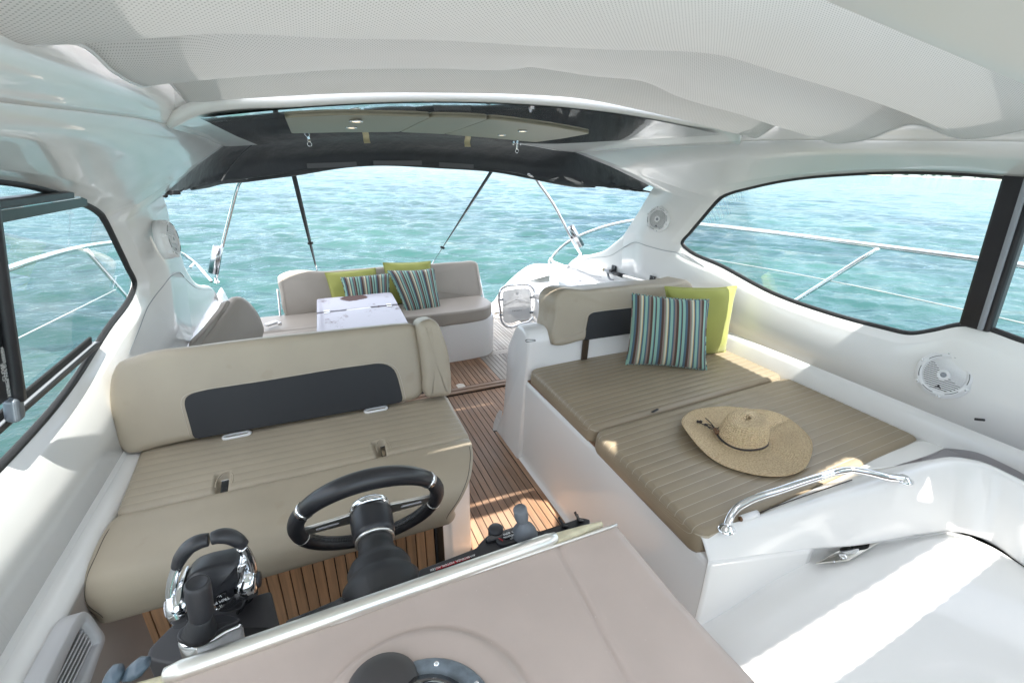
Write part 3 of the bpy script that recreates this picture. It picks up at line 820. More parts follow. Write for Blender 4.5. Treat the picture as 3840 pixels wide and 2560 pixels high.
# side lights on the coves
for p, nm, s in ((('A', 915, 704), "oval chrome courtesy light on the left roof cove", -1), (('C', 515, 957), "slim chrome courtesy light on the right roof cove", 1)):
    c = ox(p, XC + s * 1.235)
    t = thing("courtesy_light", c, nm, "light", "courtesy lights on the roof coves")
    n_ = unit((-s * .75, 0, -.66))
    u, v, n2 = frame_of(n_, (0, 0, 1))
    d = V(0, 1, 0); w = np.cross(n_, d)
    ring = [c + d * .075 * math.cos(a) + w * .022 * math.sin(a) for a in np.linspace(0, 2 * math.pi, 24, endpoint=False)]
    slab("bezel", ring, -n_ * .014 if False else n_ * -.014, CHROME, t, .005)
    ring2 = [c + n_ * .001 + d * .055 * math.cos(a) + w * .010 * math.sin(a) for a in np.linspace(0, 2 * math.pi, 20, endpoint=False)]
    slab("lens", ring2, -n_ * .006, LAMPON if False else WHITEPL, t, .002)

# ------------------------------------------------------------------ pleated roof shade
def perforated():
    m = mat("perforated_fabric", (.74, .745, .75), .55)
    nt, b = nodes(m)
    uv = nt.nodes.new("ShaderNodeUVMap"); sp = nt.nodes.new("ShaderNodeSeparateXYZ"); nt.links.new(uv.outputs[0], sp.inputs[0])
    sn = []
    for k in (0, 1):
        a = nt.nodes.new("ShaderNodeMath"); a.operation = 'MULTIPLY'; a.inputs[1].default_value = 2 * math.pi / .0078; nt.links.new(sp.outputs[k], a.inputs[0])
        q = nt.nodes.new("ShaderNodeMath"); q.operation = 'SINE'; nt.links.new(a.outputs[0], q.inputs[0]); sn.append(q)
    p = nt.nodes.new("ShaderNodeMath"); p.operation = 'MULTIPLY'; nt.links.new(sn[0].outputs[0], p.inputs[0]); nt.links.new(sn[1].outputs[0], p.inputs[1])
    mr = nt.nodes.new("ShaderNodeMapRange"); mr.inputs[1].default_value = .4; mr.inputs[2].default_value = .75; nt.links.new(p.outputs[0], mr.inputs[0])
    mx = nt.nodes.new("ShaderNodeMix"); mx.data_type = 'RGBA'; nt.links.new(mr.outputs[0], mx.inputs[0]); mx.inputs[6].default_value = (.80, .795, .79, 1); mx.inputs[7].default_value = (.38, .38, .38, 1)
    nt.links.new(mx.outputs[2], b.inputs["Base Color"])
    tl = nt.nodes.new("ShaderNodeBsdfTranslucent"); tl.inputs[0].default_value = (.80, .80, .80, 1)
    ms = nt.nodes.new("ShaderNodeMixShader"); ms.inputs[0].default_value = .20
    nt.links.new(b.outputs[0], ms.inputs[1]); nt.links.new(tl.outputs[0], ms.inputs[2]); nt.links.new(ms.outputs[0], nt.nodes["Material Output"].inputs[0])
    return m
PERF = perforated()
def shade():
    xr, xl = XC + 1.12, XC - 1.12
    def Yl(lst): return [oy(p, y) for p, y in lst]
    B1 = [ox(('C', 1960, 942), xr)] + Yl([(('C', 1500, 748), .94), (('C', 1100, 612), .96), (('C', 700, 492), .97), (('C', 300, 374), .97), (('B', 1750, 326), .97), (('B', 1300, 304), .97), (('B', 600, 262), .96), (('B', 0, 253), .95),
          (('A', 1400, 222), .94), (('A', 800, 270), .93), (('A', 450, 296), .92), (('A', 60, 292), .90)])
    B2 = [ox(('C', 1100, 970), xr)] + Yl([(('C', 720, 868), 1.34), (('C', 400, 766), 1.36), (('C', 0, 650), 1.38), (('B', 2080, 556), 1.39), (('B', 1700, 510), 1.40), (('B', 1330, 452), 1.40), (('B', 1275, 444), 1.40), (('B', 1200, 457), 1.40),
          (('B', 600, 457), 1.40), (('B', 0, 465), 1.39), (('A', 1700, 512), 1.37), (('A', 1200, 555), 1.34)]) + [ox(('A', 945, 578), xl)]
    B3 = [ox(('C', 520, 935), xr)] + Yl([(('C', 380, 900), 1.71), (('C', 0, 800), 1.70), (('B', 2000, 735), 1.69), (('B', 1620, 664), 1.68), (('B', 1300, 640), 1.67), (('B', 700, 627), 1.67), (('B', 0, 631), 1.68), (('A', 1700, 662), 1.69)]) + [ox(('A', 1268, 690), xl)]
    def mid(a, b, t, up, e0, e1):
        a, b = cat(a, 21), cat(b, 21); m = a * (1 - t) + b * t + V(0, 0, up)
        m[:, 1] = a[:, 1] * (1 - t) + b[:, 1] * t
        return [e0] + [p for p in m[2:-2]] + [e1]
    T1 = mid(B1, B2, .22, .125, ox(('C', 1560, 845), xr), ox(('A', 530, 297), xl))
    T2 = mid(B2, B3, .25, .115, ox(('C', 660, 850), xr), ox(('A', 1150, 560), xl))
    b1 = cat(B1, 21)
    T0 = [p + V(0, -.30, .085) for p in b1]; T0[0] = V(xr, .62, 1.90)
    M0 = [p + V(0, -.13, .012 if i else .02) for i, p in enumerate(b1)]
    T3 = [p + V(0, .05, .03) for p in cat(B3, 21)]
    M2 = mid(B1, B2, .74, .016, ox(('C', 1300, 940), xr), ox(('A', 760, 480), xl)); M3 = mid(B2, B3, .75, .018, ox(('C', 600, 895), xr), ox(('A', 1210, 630), xl))
    o = thing("sunshade", B2[6], "white perforated fabric roof shade bunched in hanging pleats", "sunshade")
    sheet("pleated_fabric", [T0, M0, B1, T1, M2, B2, T2, M3, B3, T3], 110, 90, PERF, o, .002)
    # white piping along the right and left ends of the pleats
    cs = [T0, M0, B1, T1, M2, B2, T2, M3, B3]
    for e_ in (0, -1): MB().tube([np.array(c[e_]) for c in cs], .0035, 6, 60).build("hem", WHITEPL, o)
    # front header of the hardtop over the windscreen
    a, b = oz((3300, -28), 1.905), oz((3900, 224), 1.845)
    d = unit(np.cross(b - a, (0, 0, 1))); d = d if d[1] < 0 else -d
    e = a + (a - b) * 1.6
    h = sheet("roof_header", [[e, a, b, b + (b - a) * .6], [q + d * .01 - V(0, 0, .012) for q in (e, a, b, b + (b - a) * .6)], [q + d * .22 - V(0, 0, .05) for q in (e, a, b, b + (b - a) * .6)]], 20, 12, GELM, ROOF, .01)
shade()

# ------------------------------------------------------------------ folded aft canopy, its poles and straps
def canopy():
    pt = V(XC + 1.467, 2.8, 1.58)
    top = [pt + V(.0, -.02, .01), oy(('B', 1800, 1108), 3.28), oy(('B', 1590, 1024), 3.60)] + [oy(p, y) for p, y in ((('B', 1300, 969), 3.68), (('B', 700, 911), 3.74), (('B', 0, 902), 3.75), (('A', 2000, 912), 3.72), (('A', 1700, 925), 3.66))] + [oy(('A', 1520, 962), 3.60), oy(('A', 1300, 1108), 3.28), mir(pt) + V(0, -.02, .01)]
    bot = [oy(('B', 2107, 1300), 2.86)] + [oy(p, y) for p, y in ((('B', 1800, 1266), 3.3), (('B', 1500, 1226), 3.72), (('B', 1300, 1192), 3.9), (('B', 1000, 1140), 4.02), (('B', 500, 1108), 4.06), (('B', 0, 1116), 4.05), (('A', 1900, 1176), 3.95), (('A', 1650, 1214), 3.84), (('A', 1500, 1224), 3.7), (('A', 1350, 1254), 3.5), (('A', 1200, 1298), 3.2))] + [oy(('A', 1084, 1328), 2.86)]
    n = 120
    t, b = cat(top, n), cat(bot, n)
    m1 = t * .66 + b * .34 + V(0, .07, .012); m2 = t * .3 + b * .7 + V(0, .09, -.006)
    rows = []
    for k, c in enumerate((t, m1, m2, b)): rows.append(c)
    G = np.array([cat(np.array([r[i] for r in rows]), 26) for i in range(n)])      # n x 26 x 3
    # slack folds: strong near the ends and the pole heads
    xx = np.linspace(0, 1, n)[:, None]; vv = np.linspace(0, 1, 26)[None]
    endw = np.exp(-(np.minimum(xx, 1 - xx) / .13) ** 2)
    f = .034 * endw * np.sin(2 * math.pi * (xx * 31 + vv * 1.1)) + .010 * endw * np.sin(2 * math.pi * (xx * 53 - vv * 2.0))
    for c0 in (.27, .73): f += .030 * np.exp(-((xx - c0 - (vv - .5) * .05) / .022) ** 2) * vv
    f += .009 * np.sin(2 * math.pi * (xx * 9 + .5 * vv)) + .005 * np.sin(2 * math.pi * (xx * 23 - 1.3 * vv))
    f *= np.sin(math.pi * np.clip(vv, 0, .9)) ** .6
    G[:, :, 1] += -f; G[:, :, 2] += f * .25
    t_ = thing("aft_canopy", G[n // 2, 13], "folded black canvas canopy hanging across the aft edge of the roof", "canopy")
    N2 = 26
    F_ = [(i * N2 + j, i * N2 + j + 1, (i + 1) * N2 + j + 1, (i + 1) * N2 + j) for i in range(n - 1) for j in range(N2 - 1)]
    o = obj("cover", G.reshape(-1, 3), F_, CANVAS, t_); s = o.modifiers.new("solid", 'SOLIDIFY'); s.thickness = .012; s.offset = 0
    # rolled lower hem with velcro patches
    roll = b[14:106] + V(0, .03, -.004)
    rr = .022 + .006 * np.sin(np.linspace(0, 20, 92)); rr[:6] *= np.linspace(.4, 1, 6); rr[-6:] *= np.linspace(1, .4, 6)
    MB().tube(roll, rr, 12).build("rolled_hem", CANVAS, t_)
    for a, z0 in ((('B', 235, 1102), ('B', 562, 1102)), (('B', 678, 1112), ('B', 912, 1126)), (('A', 2075, 1122), ('B', 122, 1110))):
        p, q = oy(a, 3.92), oy(z0, 3.92)
        bar("velcro_patch", p, q, .034, .004, mat("velcro", (.095, .098, .10), .9, bump=(500, .3, .001)), t_, V(0, -1, .05), 0, .001)
    # vertical seams
    for lst in (((('B', 1440, 1000), 3.70), (('B', 1540, 1080), 3.79), (('B', 1590, 1160), 3.76), (('B', 1630, 1238), 3.55)), ((('A', 1790, 925), 3.70), (('A', 1640, 1040), 3.80), (('A', 1560, 1130), 3.79), (('A', 1505, 1222), 3.66))):
        pipe_loop("seam", [oy(p, y) - V(0, .05, 0) for p, y in lst], .004, CANVAS, t_, False, 20)
    # buckle at the left end
    c = oy(('A', 1165, 1303), 2.95)
    bevel(MB().box(c, (.035, .008, .010)).build("buckle", BLACK, t_, False), .003)
    return t_
canopy()

def pole(pts, r, name, label, base, hold, hr):
    t = thing(name, base, label, "pole", "canopy poles")
    MB().tube(pts, r, 10, 40).build("tube", CHROME, t)
    MB().lathe(base - V(0, 0, .035), (0, 0, 1), [(.022, 0), (.022, .012), (.013, .016), (.013, .045), (.0, .05)], 14).build("foot", CHROME, t)
    h = MB(); d = unit(hold[1] - hold[0]); L = np.linalg.norm(hold[1] - hold[0])
    h.lathe(hold[0], d, [(hr * .86, .002), (hr, 0), (hr, L), (hr * .86, L), (hr * .86, .05)], 18)
    h.build("rod_holder", mat("rod_holder_steel", (.42, .44, .47), .24, metal=1.0), t)
    c = (hold[0] + hold[1]) / 2; k = np.argmin([np.linalg.norm(np.array(q) - c) for q in cat(pts, 60)]); q = cat(pts, 60)[k]
    MB().tube([c, q], .014, 8).build("clamp", BLACK, t)
lb = ox((810, 1045), -.745); rb = ox((2176, 950), 2.405)
def PQ(x, y): return (560 + .4274 * x, 480 + .4274 * y)
def PR(x, y): return (1700 + .4274 * x, 480 + .4274 * y)
def between(base, ytop, pts):
    """points seen along a pole that runs from base to a head at depth ytop"""
    out = []
    n = len(pts)
    for k, p in enumerate(pts): out.append(oy(p, base[1] + (ytop - base[1]) * (k + 1) / n))
    return [base] + out
PL = between(lb, 3.86, [PQ(640, 1040), PQ(700, 800), PQ(745, 620), PQ(770, 530), PQ(795, 475), PQ(850, 435)])
PRr = between(rb, 3.90, [PR(1040, 975), PR(960, 820), PR(860, 640), PR(760, 500), PR(712, 435), PR(650, 400)])
def yplane(pts, px, bias=0):
    q = cat(pts, 80); k = np.argmin([np.hypot(*(np.array(pr(v)) - np.array(px))) for v in q]); return q[k][1] + bias
def pr(p):
    v = VIEW @ (np.array(p) - CAM); return 1920 + FPX * v[0] / v[2], 1280 - FPX * v[1] / v[2]
yl, yr = yplane(PL, PQ(610, 1150), -.05), yplane(PRr, PR(1050, 950), -.05)
pole(PL, .0125, "canopy_pole", "polished canopy pole at the left stern with a rod holder", lb, (oy(PQ(562, 1272), yl), oy(PQ(604, 1040), yl)), .036)
pole(PRr, .0125, "canopy_pole", "polished canopy pole at the right stern with a rod holder", rb, (oy(PR(1122, 1030), yr), oy(PR(1030, 865), yr)), .032)

def strap(a, b, name, label, bk):
    a, b = np.array(a), np.array(b); t = thing("canopy_strap", b, label, "strap", "canopy straps")
    d = unit(b - a); s0, s1 = V(1, 0, 0), unit(V(.25, 1, 0)); v, f = [], []
    for k, u in enumerate(np.linspace(0, 1, 24)):
        s = unit(s0 * math.cos(u * 1.5) + s1 * math.sin(u * 1.5)); p = a + (b - a) * u
        v += [p - s * .017, p + s * .017]
    f = [(2 * k, 2 * k + 1, 2 * k + 3, 2 * k + 2) for k in range(23)]
    o = obj("webbing", v, f, CANVAS, t); sm = o.modifiers.new("solid", 'SOLIDIFY'); sm.thickness = .003
    c = a + (b - a) * bk
    bevel(MB().box(c, (.022, .006, .012), [unit(np.cross(d, (0, 1, 0))), (0, 1, 0), d]).build("slider", BLACK, t, False), .003)
    MB().tube([b - d * .01, b + d * .03, b + d * .05], .006, 8).build("hook", CHROME, t)
strap(oy(PQ(1262, 392), 4.0), oy(PQ(1462, 1212), 4.42), "canopy_strap", "black strap from the canopy to the left part of the stern bench", .72)
strap(oy(PR(330, 385), 4.0), oy((1626, 980), 4.42), "canopy_strap", "black strap from the canopy slanting to the middle of the stern bench", .83)

# latches and strips of tape under the ceiling edge
for p, nm in ((('A', 2085, 925), "chrome roof latch with a ring above the left strap"), (('B', 1203, 980), "chrome roof latch with a ring at the right below the ceiling lamps")):
    c = oy(p, 3.60)
    t = thing("roof_latch", c, nm, "latch", "chrome roof latches")
    m = MB(); m.box(c + V(0, 0, .018), (.045, .012, .005)); m.box(c + V(-.03, 0, .010), (.008, .010, .012)); m.box(c + V(.03, 0, .010), (.008, .010, .012))
    bevel(m.build("base", CHROME, t, False), .002)
    bevel(MB().box(c + V(0, -.004, -.012), (.009, .008, .022)).build("hasp", CHROME, t, False), .003)
    MB().tube([c + V(.013 * math.cos(a), -.006, -.044 + .014 * math.sin(a)) for a in np.linspace(0, 2 * math.pi, 20, endpoint=False)], .0028, 6, None, True).build("ring", CHROME, t)
for q, nm in (([('B', 163, 898), ('B', 205, 899), ('B', 215, 968), ('B', 172, 970)], "strip of yellowed tape hanging left of the middle under the headliner"), ([('B', 858, 920), ('B', 896, 923), ('B', 892, 993), ('B', 852, 992)], "strip of yellowed tape hanging below the middle headliner board")):
    p = [oy(k, 3.55) for k in q]; v, f, uv = loft([[p[0], p[1]], [p[3] * .5 + p[0] * .5 + V(0, .02, 0), p[2] * .5 + p[1] * .5 + V(0, .02, 0)], [p[3], p[2]]], 4, 9)
    o = obj("tape_strip", v, f, TAPE, None, True, uv); s = o.modifiers.new("solid", 'SOLIDIFY'); s.thickness = .002
    tag(o, nm, "tape", "strips of masking tape")

# ------------------------------------------------------------------ guard rails
def rail(name, label, runs, posts, wires, cat_="railing", grp="guard rails"):
    t = thing(name, runs[0][0], label, cat_, grp)
    for r_ in runs: MB().tube(r_, .0145, 10, 90).build("top_rail", CHROME, t)
    for p in posts: MB().tube(p, .0125, 10, 8).build("post", CHROME, t)
    for w in wires: MB().tube(w, .0035, 6, 30).build("wire", SATIN, t)
xrail = 2.86
rt = [ox(p, xrail) for p in ((4100, 1041), (3840, 997), (3500, 950), (3150, 905), (2900, 872), (2720, 851), PR(2100, 838))] + [ox(PR(1590, 810), 2.84), ox(PR(1400, 845), 2.80), ox(PR(1250, 890), 2.75), ox(PR(1100, 950), 2.68), ox(PR(960, 1035), 2.60), ox(PR(870, 1130), 2.53), ox(PR(825, 1205), 2.48)]
rp = [[ox((3302, 926), xrail), ox((2988, 1124), 2.80), ox((2900, 1180), 2.78)]]
rail("guard_rail", "polished guard rail outside the right window curving down to the stern", [rt], rp, [[ox(p, xrail - .03) for p in ((2660, 970), (3070, 1044), (3520, 1140), (3840, 1212), (4000, 1248))]])
LX = 2 * XC - xrail
lt = [ox(p, LX) for p in ((-260, 1110), (0, 1018), (150, 968), (320, 925), (430, 909), (560, 900))] + [ox(PQ(250, 1085), LX + .02), ox(PQ(330, 1130), LX + .06), ox(PQ(400, 1185), LX + .11), ox(PQ(470, 1260), LX + .17), ox(PQ(545, 1345), LX + .25)]
lp = [[ox((318, 930), LX), ox((465, 1100), LX + .05), ox((500, 1140), LX + .06)], [ox(PQ(390, 1185), LX + .10), ox(PQ(360, 1222), LX + .10)]]
rail("guard_rail", "polished guard rail outside the left window curving down to the stern", [lt], lp, [[ox(p, LX + .02) for p in ((434, 1086), (250, 1178), (40, 1282), (-150, 1378))]])
# knotted white rope on the stern end of the right rail
c = ox(PR(855, 1160), 2.51)
rp_ = MB(); rp_.tube([c + V(.018 * math.cos(a) * (1 + .3 * math.sin(3 * a)), .03 * math.sin(a), .02 * math.sin(2 * a)) for a in np.linspace(0, 2 * math.pi, 30, endpoint=False)], .010, 8, None, True)
rp_.tube([c, c + V(.03, .0, -.05), c + V(.05, .02, -.11)], .008, 8, 10); rp_.tube([c, c + V(-.03, .0, -.05), c + V(-.05, .02, -.10)], .008, 8, 10)
o = rp_.build("mooring_rope", ROPE); tag(o, "white rope knotted round the stern end of the right rail", "rope")

# ------------------------------------------------------------------ teak decks
PITCH = .0394
def plank_mesh(name, cx, y0, y1, z, w, m, parent, th=.010):
    o = MB().box((cx, (y0 + y1) / 2, z - th / 2), (w / 2, (y1 - y0) / 2, th / 2)).build(name, m, parent, False)
    bevel(o, .0012, 1); return o
def decks():
    low = MB(); low.box((.45, 1.65, -.020), (1.22, 1.58, .0165)); d1 = low.build("deck_floor", DARKGAP, None, False, kind="structure")
    x = .744 - 7 * PITCH - PITCH / 2
    for k in range(15):
        cx = x + k * PITCH
        if cx > .985: break
        plank_mesh("plank", cx, .45, 3.192, 0, PITCH - .0042, TEAKF, d1)
    plank_mesh("margin_plank", 1.010, .45, 2.58, 0, .050, TEAKF, d1)
    for k in range(14, 30): plank_mesh("plank", x + k * PITCH, 2.60, 3.192, 0, PITCH - .0042, TEAKF, d1)
    # curved margin piece at the foot of the lounge
    pts = [oz(p, .001) for p in ((1847, 1614), (1866, 1613), (1880, 1570), (1884, 1540), (1873, 1537), (1862, 1552), (1851, 1585))]
    slab("corner_plank", pts, (0, 0, -.008), TEAKG, d1, .001)
    # step to the aft deck with two crosswise margin boards
    step = MB(); step.box((.9, 4.35, -.015), (2.0, 1.15, .028)); d2 = step.build("aft_deck", DARKGAP, None, False, kind="structure")
    for y0, y1, z in ((3.197, 3.232, .018), (3.236, 3.276, .024)):
        o = MB().box((.9, (y0 + y1) / 2, z - .006), (.72, (y1 - y0) / 2, .006)).build("margin_plank", TEAKX, d2, False); bevel(o, .0012, 1)
    p2 = .0376; z2 = .024
    for k in range(26):
        plank_mesh("plank", .80 + k * p2, 3.281, 3.800, z2, p2 - .004, TEAKF if k < 14 else TEAKG, d2)
    o = MB().box((1.2, 3.822, z2 - .006), (1.0, .018, .006)).build("margin_plank", TEAKG, d2, False)
    o = MB().box((1.2, 3.868, z2 - .006), (1.0, .024, .006)).build("margin_plank", TEAKG, d2, False)
    for k in range(22): plank_mesh("plank", 1.27 + k * p2, 3.898, 5.3, z2, p2 - .004, TEAKG, d2)
    # worn metal patch and finger hole of the floor hatch
    q = [oz((1680 + .11478 * a, 1320 + .11478 * b), z2 + .001) for a, b in ((255, 1070), (375, 1020), (500, 1030), (575, 1115), (440, 1150), (330, 1165))]
    slab("hatch_plate", q, (0, 0, -.002), SATIN, d2, .0004)
decks()

# ------------------------------------------------------------------ helm bench
def xfit(y, z, poly, lo, hi):
    poly = np.array([(ORG[p[0]][0] + .5548 * p[1], ORG[p[0]][1] + .5548 * p[2]) if isinstance(p[0], str) else p for p in poly], float)
    d = []
    for i in range(len(poly) - 1): d += list(np.linspace(poly[i], poly[i + 1], 12))
    d = np.array(d); best = (1e9, 0)
    for x in np.linspace(lo, hi, 300):
        q = np.array(pr((x, y, z))); e = np.min(np.hypot(d[:, 0] - q[0], d[:, 1] - q[1]))
        if e < best[0]: best = (e, x)
    return best[1]

def roll_cushion(name, secL, secR, r, m, parent, n=40, sub=6, sag=0.0):
    """closed cross-section swept from secL to secR with rounded ends"""
    a, b = catidx(np.array(secL), sub), catidx(np.array(secR), sub); N = len(a)
    L = np.linalg.norm(b.mean(0) - a.mean(0)); e = np.array([0, .04, .13, .3, .55, .8, 1.0]) * r / L
    ss = np.unique(np.concatenate([e, np.linspace(r / L, 1 - r / L, n), 1 - e])); V_, F_ = [], []
    for s in ss:
        p = a * (1 - s) + b * s; c = p.mean(0); d = min(s, 1 - s) * L
        k = 1.0 if d >= r else math.sqrt(max(0, 1 - (1 - d / r) ** 2))
        rad = np.linalg.norm(p - c, axis=1)[:, None]
        ins = np.minimum(r * (1 - k), rad * .95)
        V_.append(p - (p - c) / (rad + 1e-9) * ins)
    V_ = np.concatenate(V_)
    for i in range(len(ss) - 1):
        for k in range(N): F_.append((i * N + k, i * N + (k + 1) % N, (i + 1) * N + (k + 1) % N, (i + 1) * N + k))
    F_.append(tuple(range(N))); F_.append(tuple((len(ss) - 1) * N + k for k in range(N)))
    return obj(name, V_, F_, m, parent)

VCH = channel_mat("khaki_vinyl_channels", (.395, .340, .262), (.50, .44, .34), 1, .043)
def helm_bench():
    t = thing("helm_bench", (-.1, 1.75, 0), "khaki double helm bench with dark inset and teak footboard, behind the steering wheel", "seat")
    n = unit((0, .963, -.268)); p0 = (0, 1.9, .71)
    B = lambda *p: op(p, p0, n)
    out = [B('D', 790, 920), B('D', 870, 886), B('D', 1300, 815), B('D', 1800, 752), B('D', 2200, 711), B('E', 240, 676), B('E', 440, 658), B('E', 500, 657), B('E', 535, 690), B('E', 552, 760), B('E', 570, 900), B('E', 581, 1040), B('E', 578, 1115), B('E', 545, 1155), B('E', 430, 1192), B('E', 150, 1240), B('D', 2200, 1283), B('D', 1800, 1352), B('D', 1310, 1442), B('D', 1000, 1515), B('D', 900, 1543), B('D', 840, 1540), B('D', 790, 1490), B('D', 762, 1390), B('D', 728, 1230), B('D', 724, 1100), B('D', 745, 990)]
    P = cat(out, 160, True)
    slab("backrest", P, n * .14, VINYL, t, .030, seg=6)
    ins = [B('D', 1311, 1438), B('D', 1285, 1340), B('D', 1262, 1260), B('D', 1246, 1200), B('D', 1252, 1155), B('D', 1290, 1128), B('D', 1400, 1100), B('D', 1800, 1040), B('E', 0, 958), B('E', 270, 922), B('E', 330, 930), B('E', 378, 965), B('E', 402, 1030), B('E', 425, 1120), B('E', 436, 1184), B('E', 150, 1236), B('D', 2200, 1279), B('D', 1800, 1348), B('D', 1400, 1420)]
    I = fillet(ins, .02, 3)
    slab("inset_panel", I - n * .0035, n * .012, VINYLD, t, .003)
    cI = I.mean(0); ring = I + (I - cI) * .03 - n * .0005
    k0 = len(ring)
    pipe_loop("seam", ring[2:int(k0 * .80)], .0012, STITCH, t, False)
    # side bolster at the aisle end
    nb = unit((0, .98, -.2)); pb = (0, 1.86, .72)
    Q = lambda *p: op(p, pb, nb)
    bo = [Q('E', 541, 690), Q('E', 552, 655), Q('E', 595, 632), Q('E', 640, 628), Q('E', 668, 645), Q('E', 712, 730), Q('E', 745, 830), Q('E', 765, 960), Q('E', 771, 1080), Q('E', 765, 1135), Q('E', 740, 1152), Q('E', 680, 1157), Q('E', 605, 1156), Q('E', 585, 1125), Q('E', 580, 1040), Q('E', 566, 900), Q('E', 550, 780)]
    b = cat(bo, 110, True)
    slab("side_bolster", b, nb * .17, VINYL, t, .034, puff=.0, seg=7)
    # channelled seat
    zs = .705
    FL, FR = oz((424, 1936), zs), oz(('E', 893, 1418), zs)
    BRr, BL = oz(('E', 748, 1160), zs), oz((522, 1690), zs)
    FL[1] = FR[1] = 1.548
    BRr = BRr + (BRr - FR) * .15; BL = BL + (BL - FL) * .12
    Lu = np.linalg.norm(FR - FL)
    hs = []
    for px in ((858, 1788), (1444, 1660)):
        h = oz(px, zs); hs.append((np.linalg.norm(V(h[0] - FL[0], 0, 0)) - .01, .052, .017, .047, .030))
    o, e = pad("seat_cushion", [FL, FR, BRr, BL], .10, VCH, t, .043, axis=1, r=.02, rc=.03, other=150, nper=7, groove=.0016, holes=hs, puff=.004)
    for hx, hy, *_ in hs:
        c = V(FL[0] + hx, FL[1] + hy, zs)
        ring = [c + V(.026 * math.cos(a), .058 * math.sin(a) + .0, .001) for a in np.linspace(-.35, math.pi + .35, 24)]
        pipe_loop("slot_piping", ring, .0022, VINYL, t, False)
        bk = bevel(MB().box(c + V(.0, -.012, -.016), (.012, .026, .006), [(1, 0, 0), unit((0, 1, .25)), unit((0, -.25, 1))]).build("buckle", BLACKG, t, False), .002)
        bevel(MB().box(c + V(.0, .016, -.004), (.012, .004, .003)).build("buckle_frame", CHROME, t, False), .001)
    # thick flip-up front bolster
    outL = [('G', 775, 438), ('G', 720, 470), ('G', 640, 600), ('G', 560, 780), ('G', 490, 950), ('G', 484, 1000), ('G', 530, 1060), ('G', 590, 1115), ('G', 650, 1156)]
    outR = [('E', 893, 1425), ('E', 928, 1500), ('H', 932, 0), ('H', 925, 100), ('H', 890, 240), ('H', 830, 350), ('H', 770, 440)]
    sec = [(1.548, .700), (1.47, .704), (1.39, .697), (1.325, .672), (1.292, .625), (1.292, .560), (1.315, .510), (1.36, .490), (1.47, .505), (1.54, .56)]
    L_, R_ = [], []
    for k, (y, z) in enumerate(sec):
        xl = xfit(y, z, outL, -.95, -.55) if k < 7 else L_[-1][0]; xr_ = xfit(y, z, outR, .2, .6) if k < 7 else R_[-1][0]
        L_.append(V(xl, y, z)); R_.append(V(xr_, y, z))
    roll_cushion("front_bolster", L_, R_, .028, VINYL, t)
    # stitched seams near both ends
    for S, sg in ((L_, 1), (R_, -1)):
        ps = [V(p[0] + sg * .022, p[1], p[2]) for p in S[0:7]]
        c = np.mean(ps, 0) + V(0, .1, -.06)
        pipe_loop("end_seam", [p - unit(p - V(p[0], 1.43, .59)) * .0012 for p in ps], .0014, DSTITCH, t, False, 40)
    # white moulded rings under the backrest
    for a, b2 in ((('D', 1508, 1425), ('D', 1690, 1390)), (('E', 178, 1248), ('E', 325, 1220))):
        A, Bq = oz(a, .712), oz(b2, .712); c = (A + Bq) / 2; d = (Bq - A) / 2; L = np.linalg.norm(d); d = unit(d); s = unit(np.cross((0, 0, 1), d))
        ring = [c + d * (L - .012) * (1 if math.cos(an) > 0 else -1) + d * .012 * math.cos(an) + s * .014 * math.sin(an) for an in np.linspace(0, 2 * math.pi, 28, endpoint=False)]
        v, f = tube(ring, .0055, 8, None, True); obj("strap_ring", v, f, WHITEPL, t)
    # pedestal with upright teak slats
    yp = 1.53
    base = [V(-.72, yp + .012, 0), V(.338, yp + .012, 0), V(.365, yp + .03, 0), V(.395, yp + .035, 0), V(.515, 1.66, 0), V(.515, 1.98, 0), V(-.72, 1.98, 0)]
    slab("pedestal", fillet(base, [0, .0, .0, .01, .03, .05, 0], 5), (0, 0, .60), GEL, t, .004)
    xs = [ony_ for ony_ in ()]
    x_ref = oy((900 + .3827 * 1615, 1950 + .3827 * 115), yp)[0]
    for k in range(-24, 3):
        xa = x_ref + k * PITCH; xb = xa + PITCH
        if xa < -.72: continue
        xa2, xb2 = xa + .002, xb - .002
        o = MB().box(((xa2 + xb2) / 2, yp, .27), ((xb2 - xa2) / 2, .009, .262)).build("footboard_slat", TEAKV, t, False); bevel(o, .0012, 1)
    xe = x_ref + 3 * PITCH
    MB().box(((x_ref - 24 * PITCH + xe) / 2, yp + .007, .27), ((xe - x_ref + 24 * PITCH) / 2, .004, .266)).build("footboard_backing", DARKGAP, t, False)
    bevel(MB().box((xe + .006, yp - .002, .28), (.005, .011, .275)).build("edge_strip", RUBBER, t, False), .001)
    bevel(MB().box((xe + .026, yp + .002, .28), (.014, .009, .275)).build("edge_trim", BRONZE, t, False), .003)
    q = [ox(('H', 812, 585), .44), ox(('H', 920, 580), .47), ox(('H', 925, 700), .47), ox(('H', 812, 705), .44)]
helm_bench()

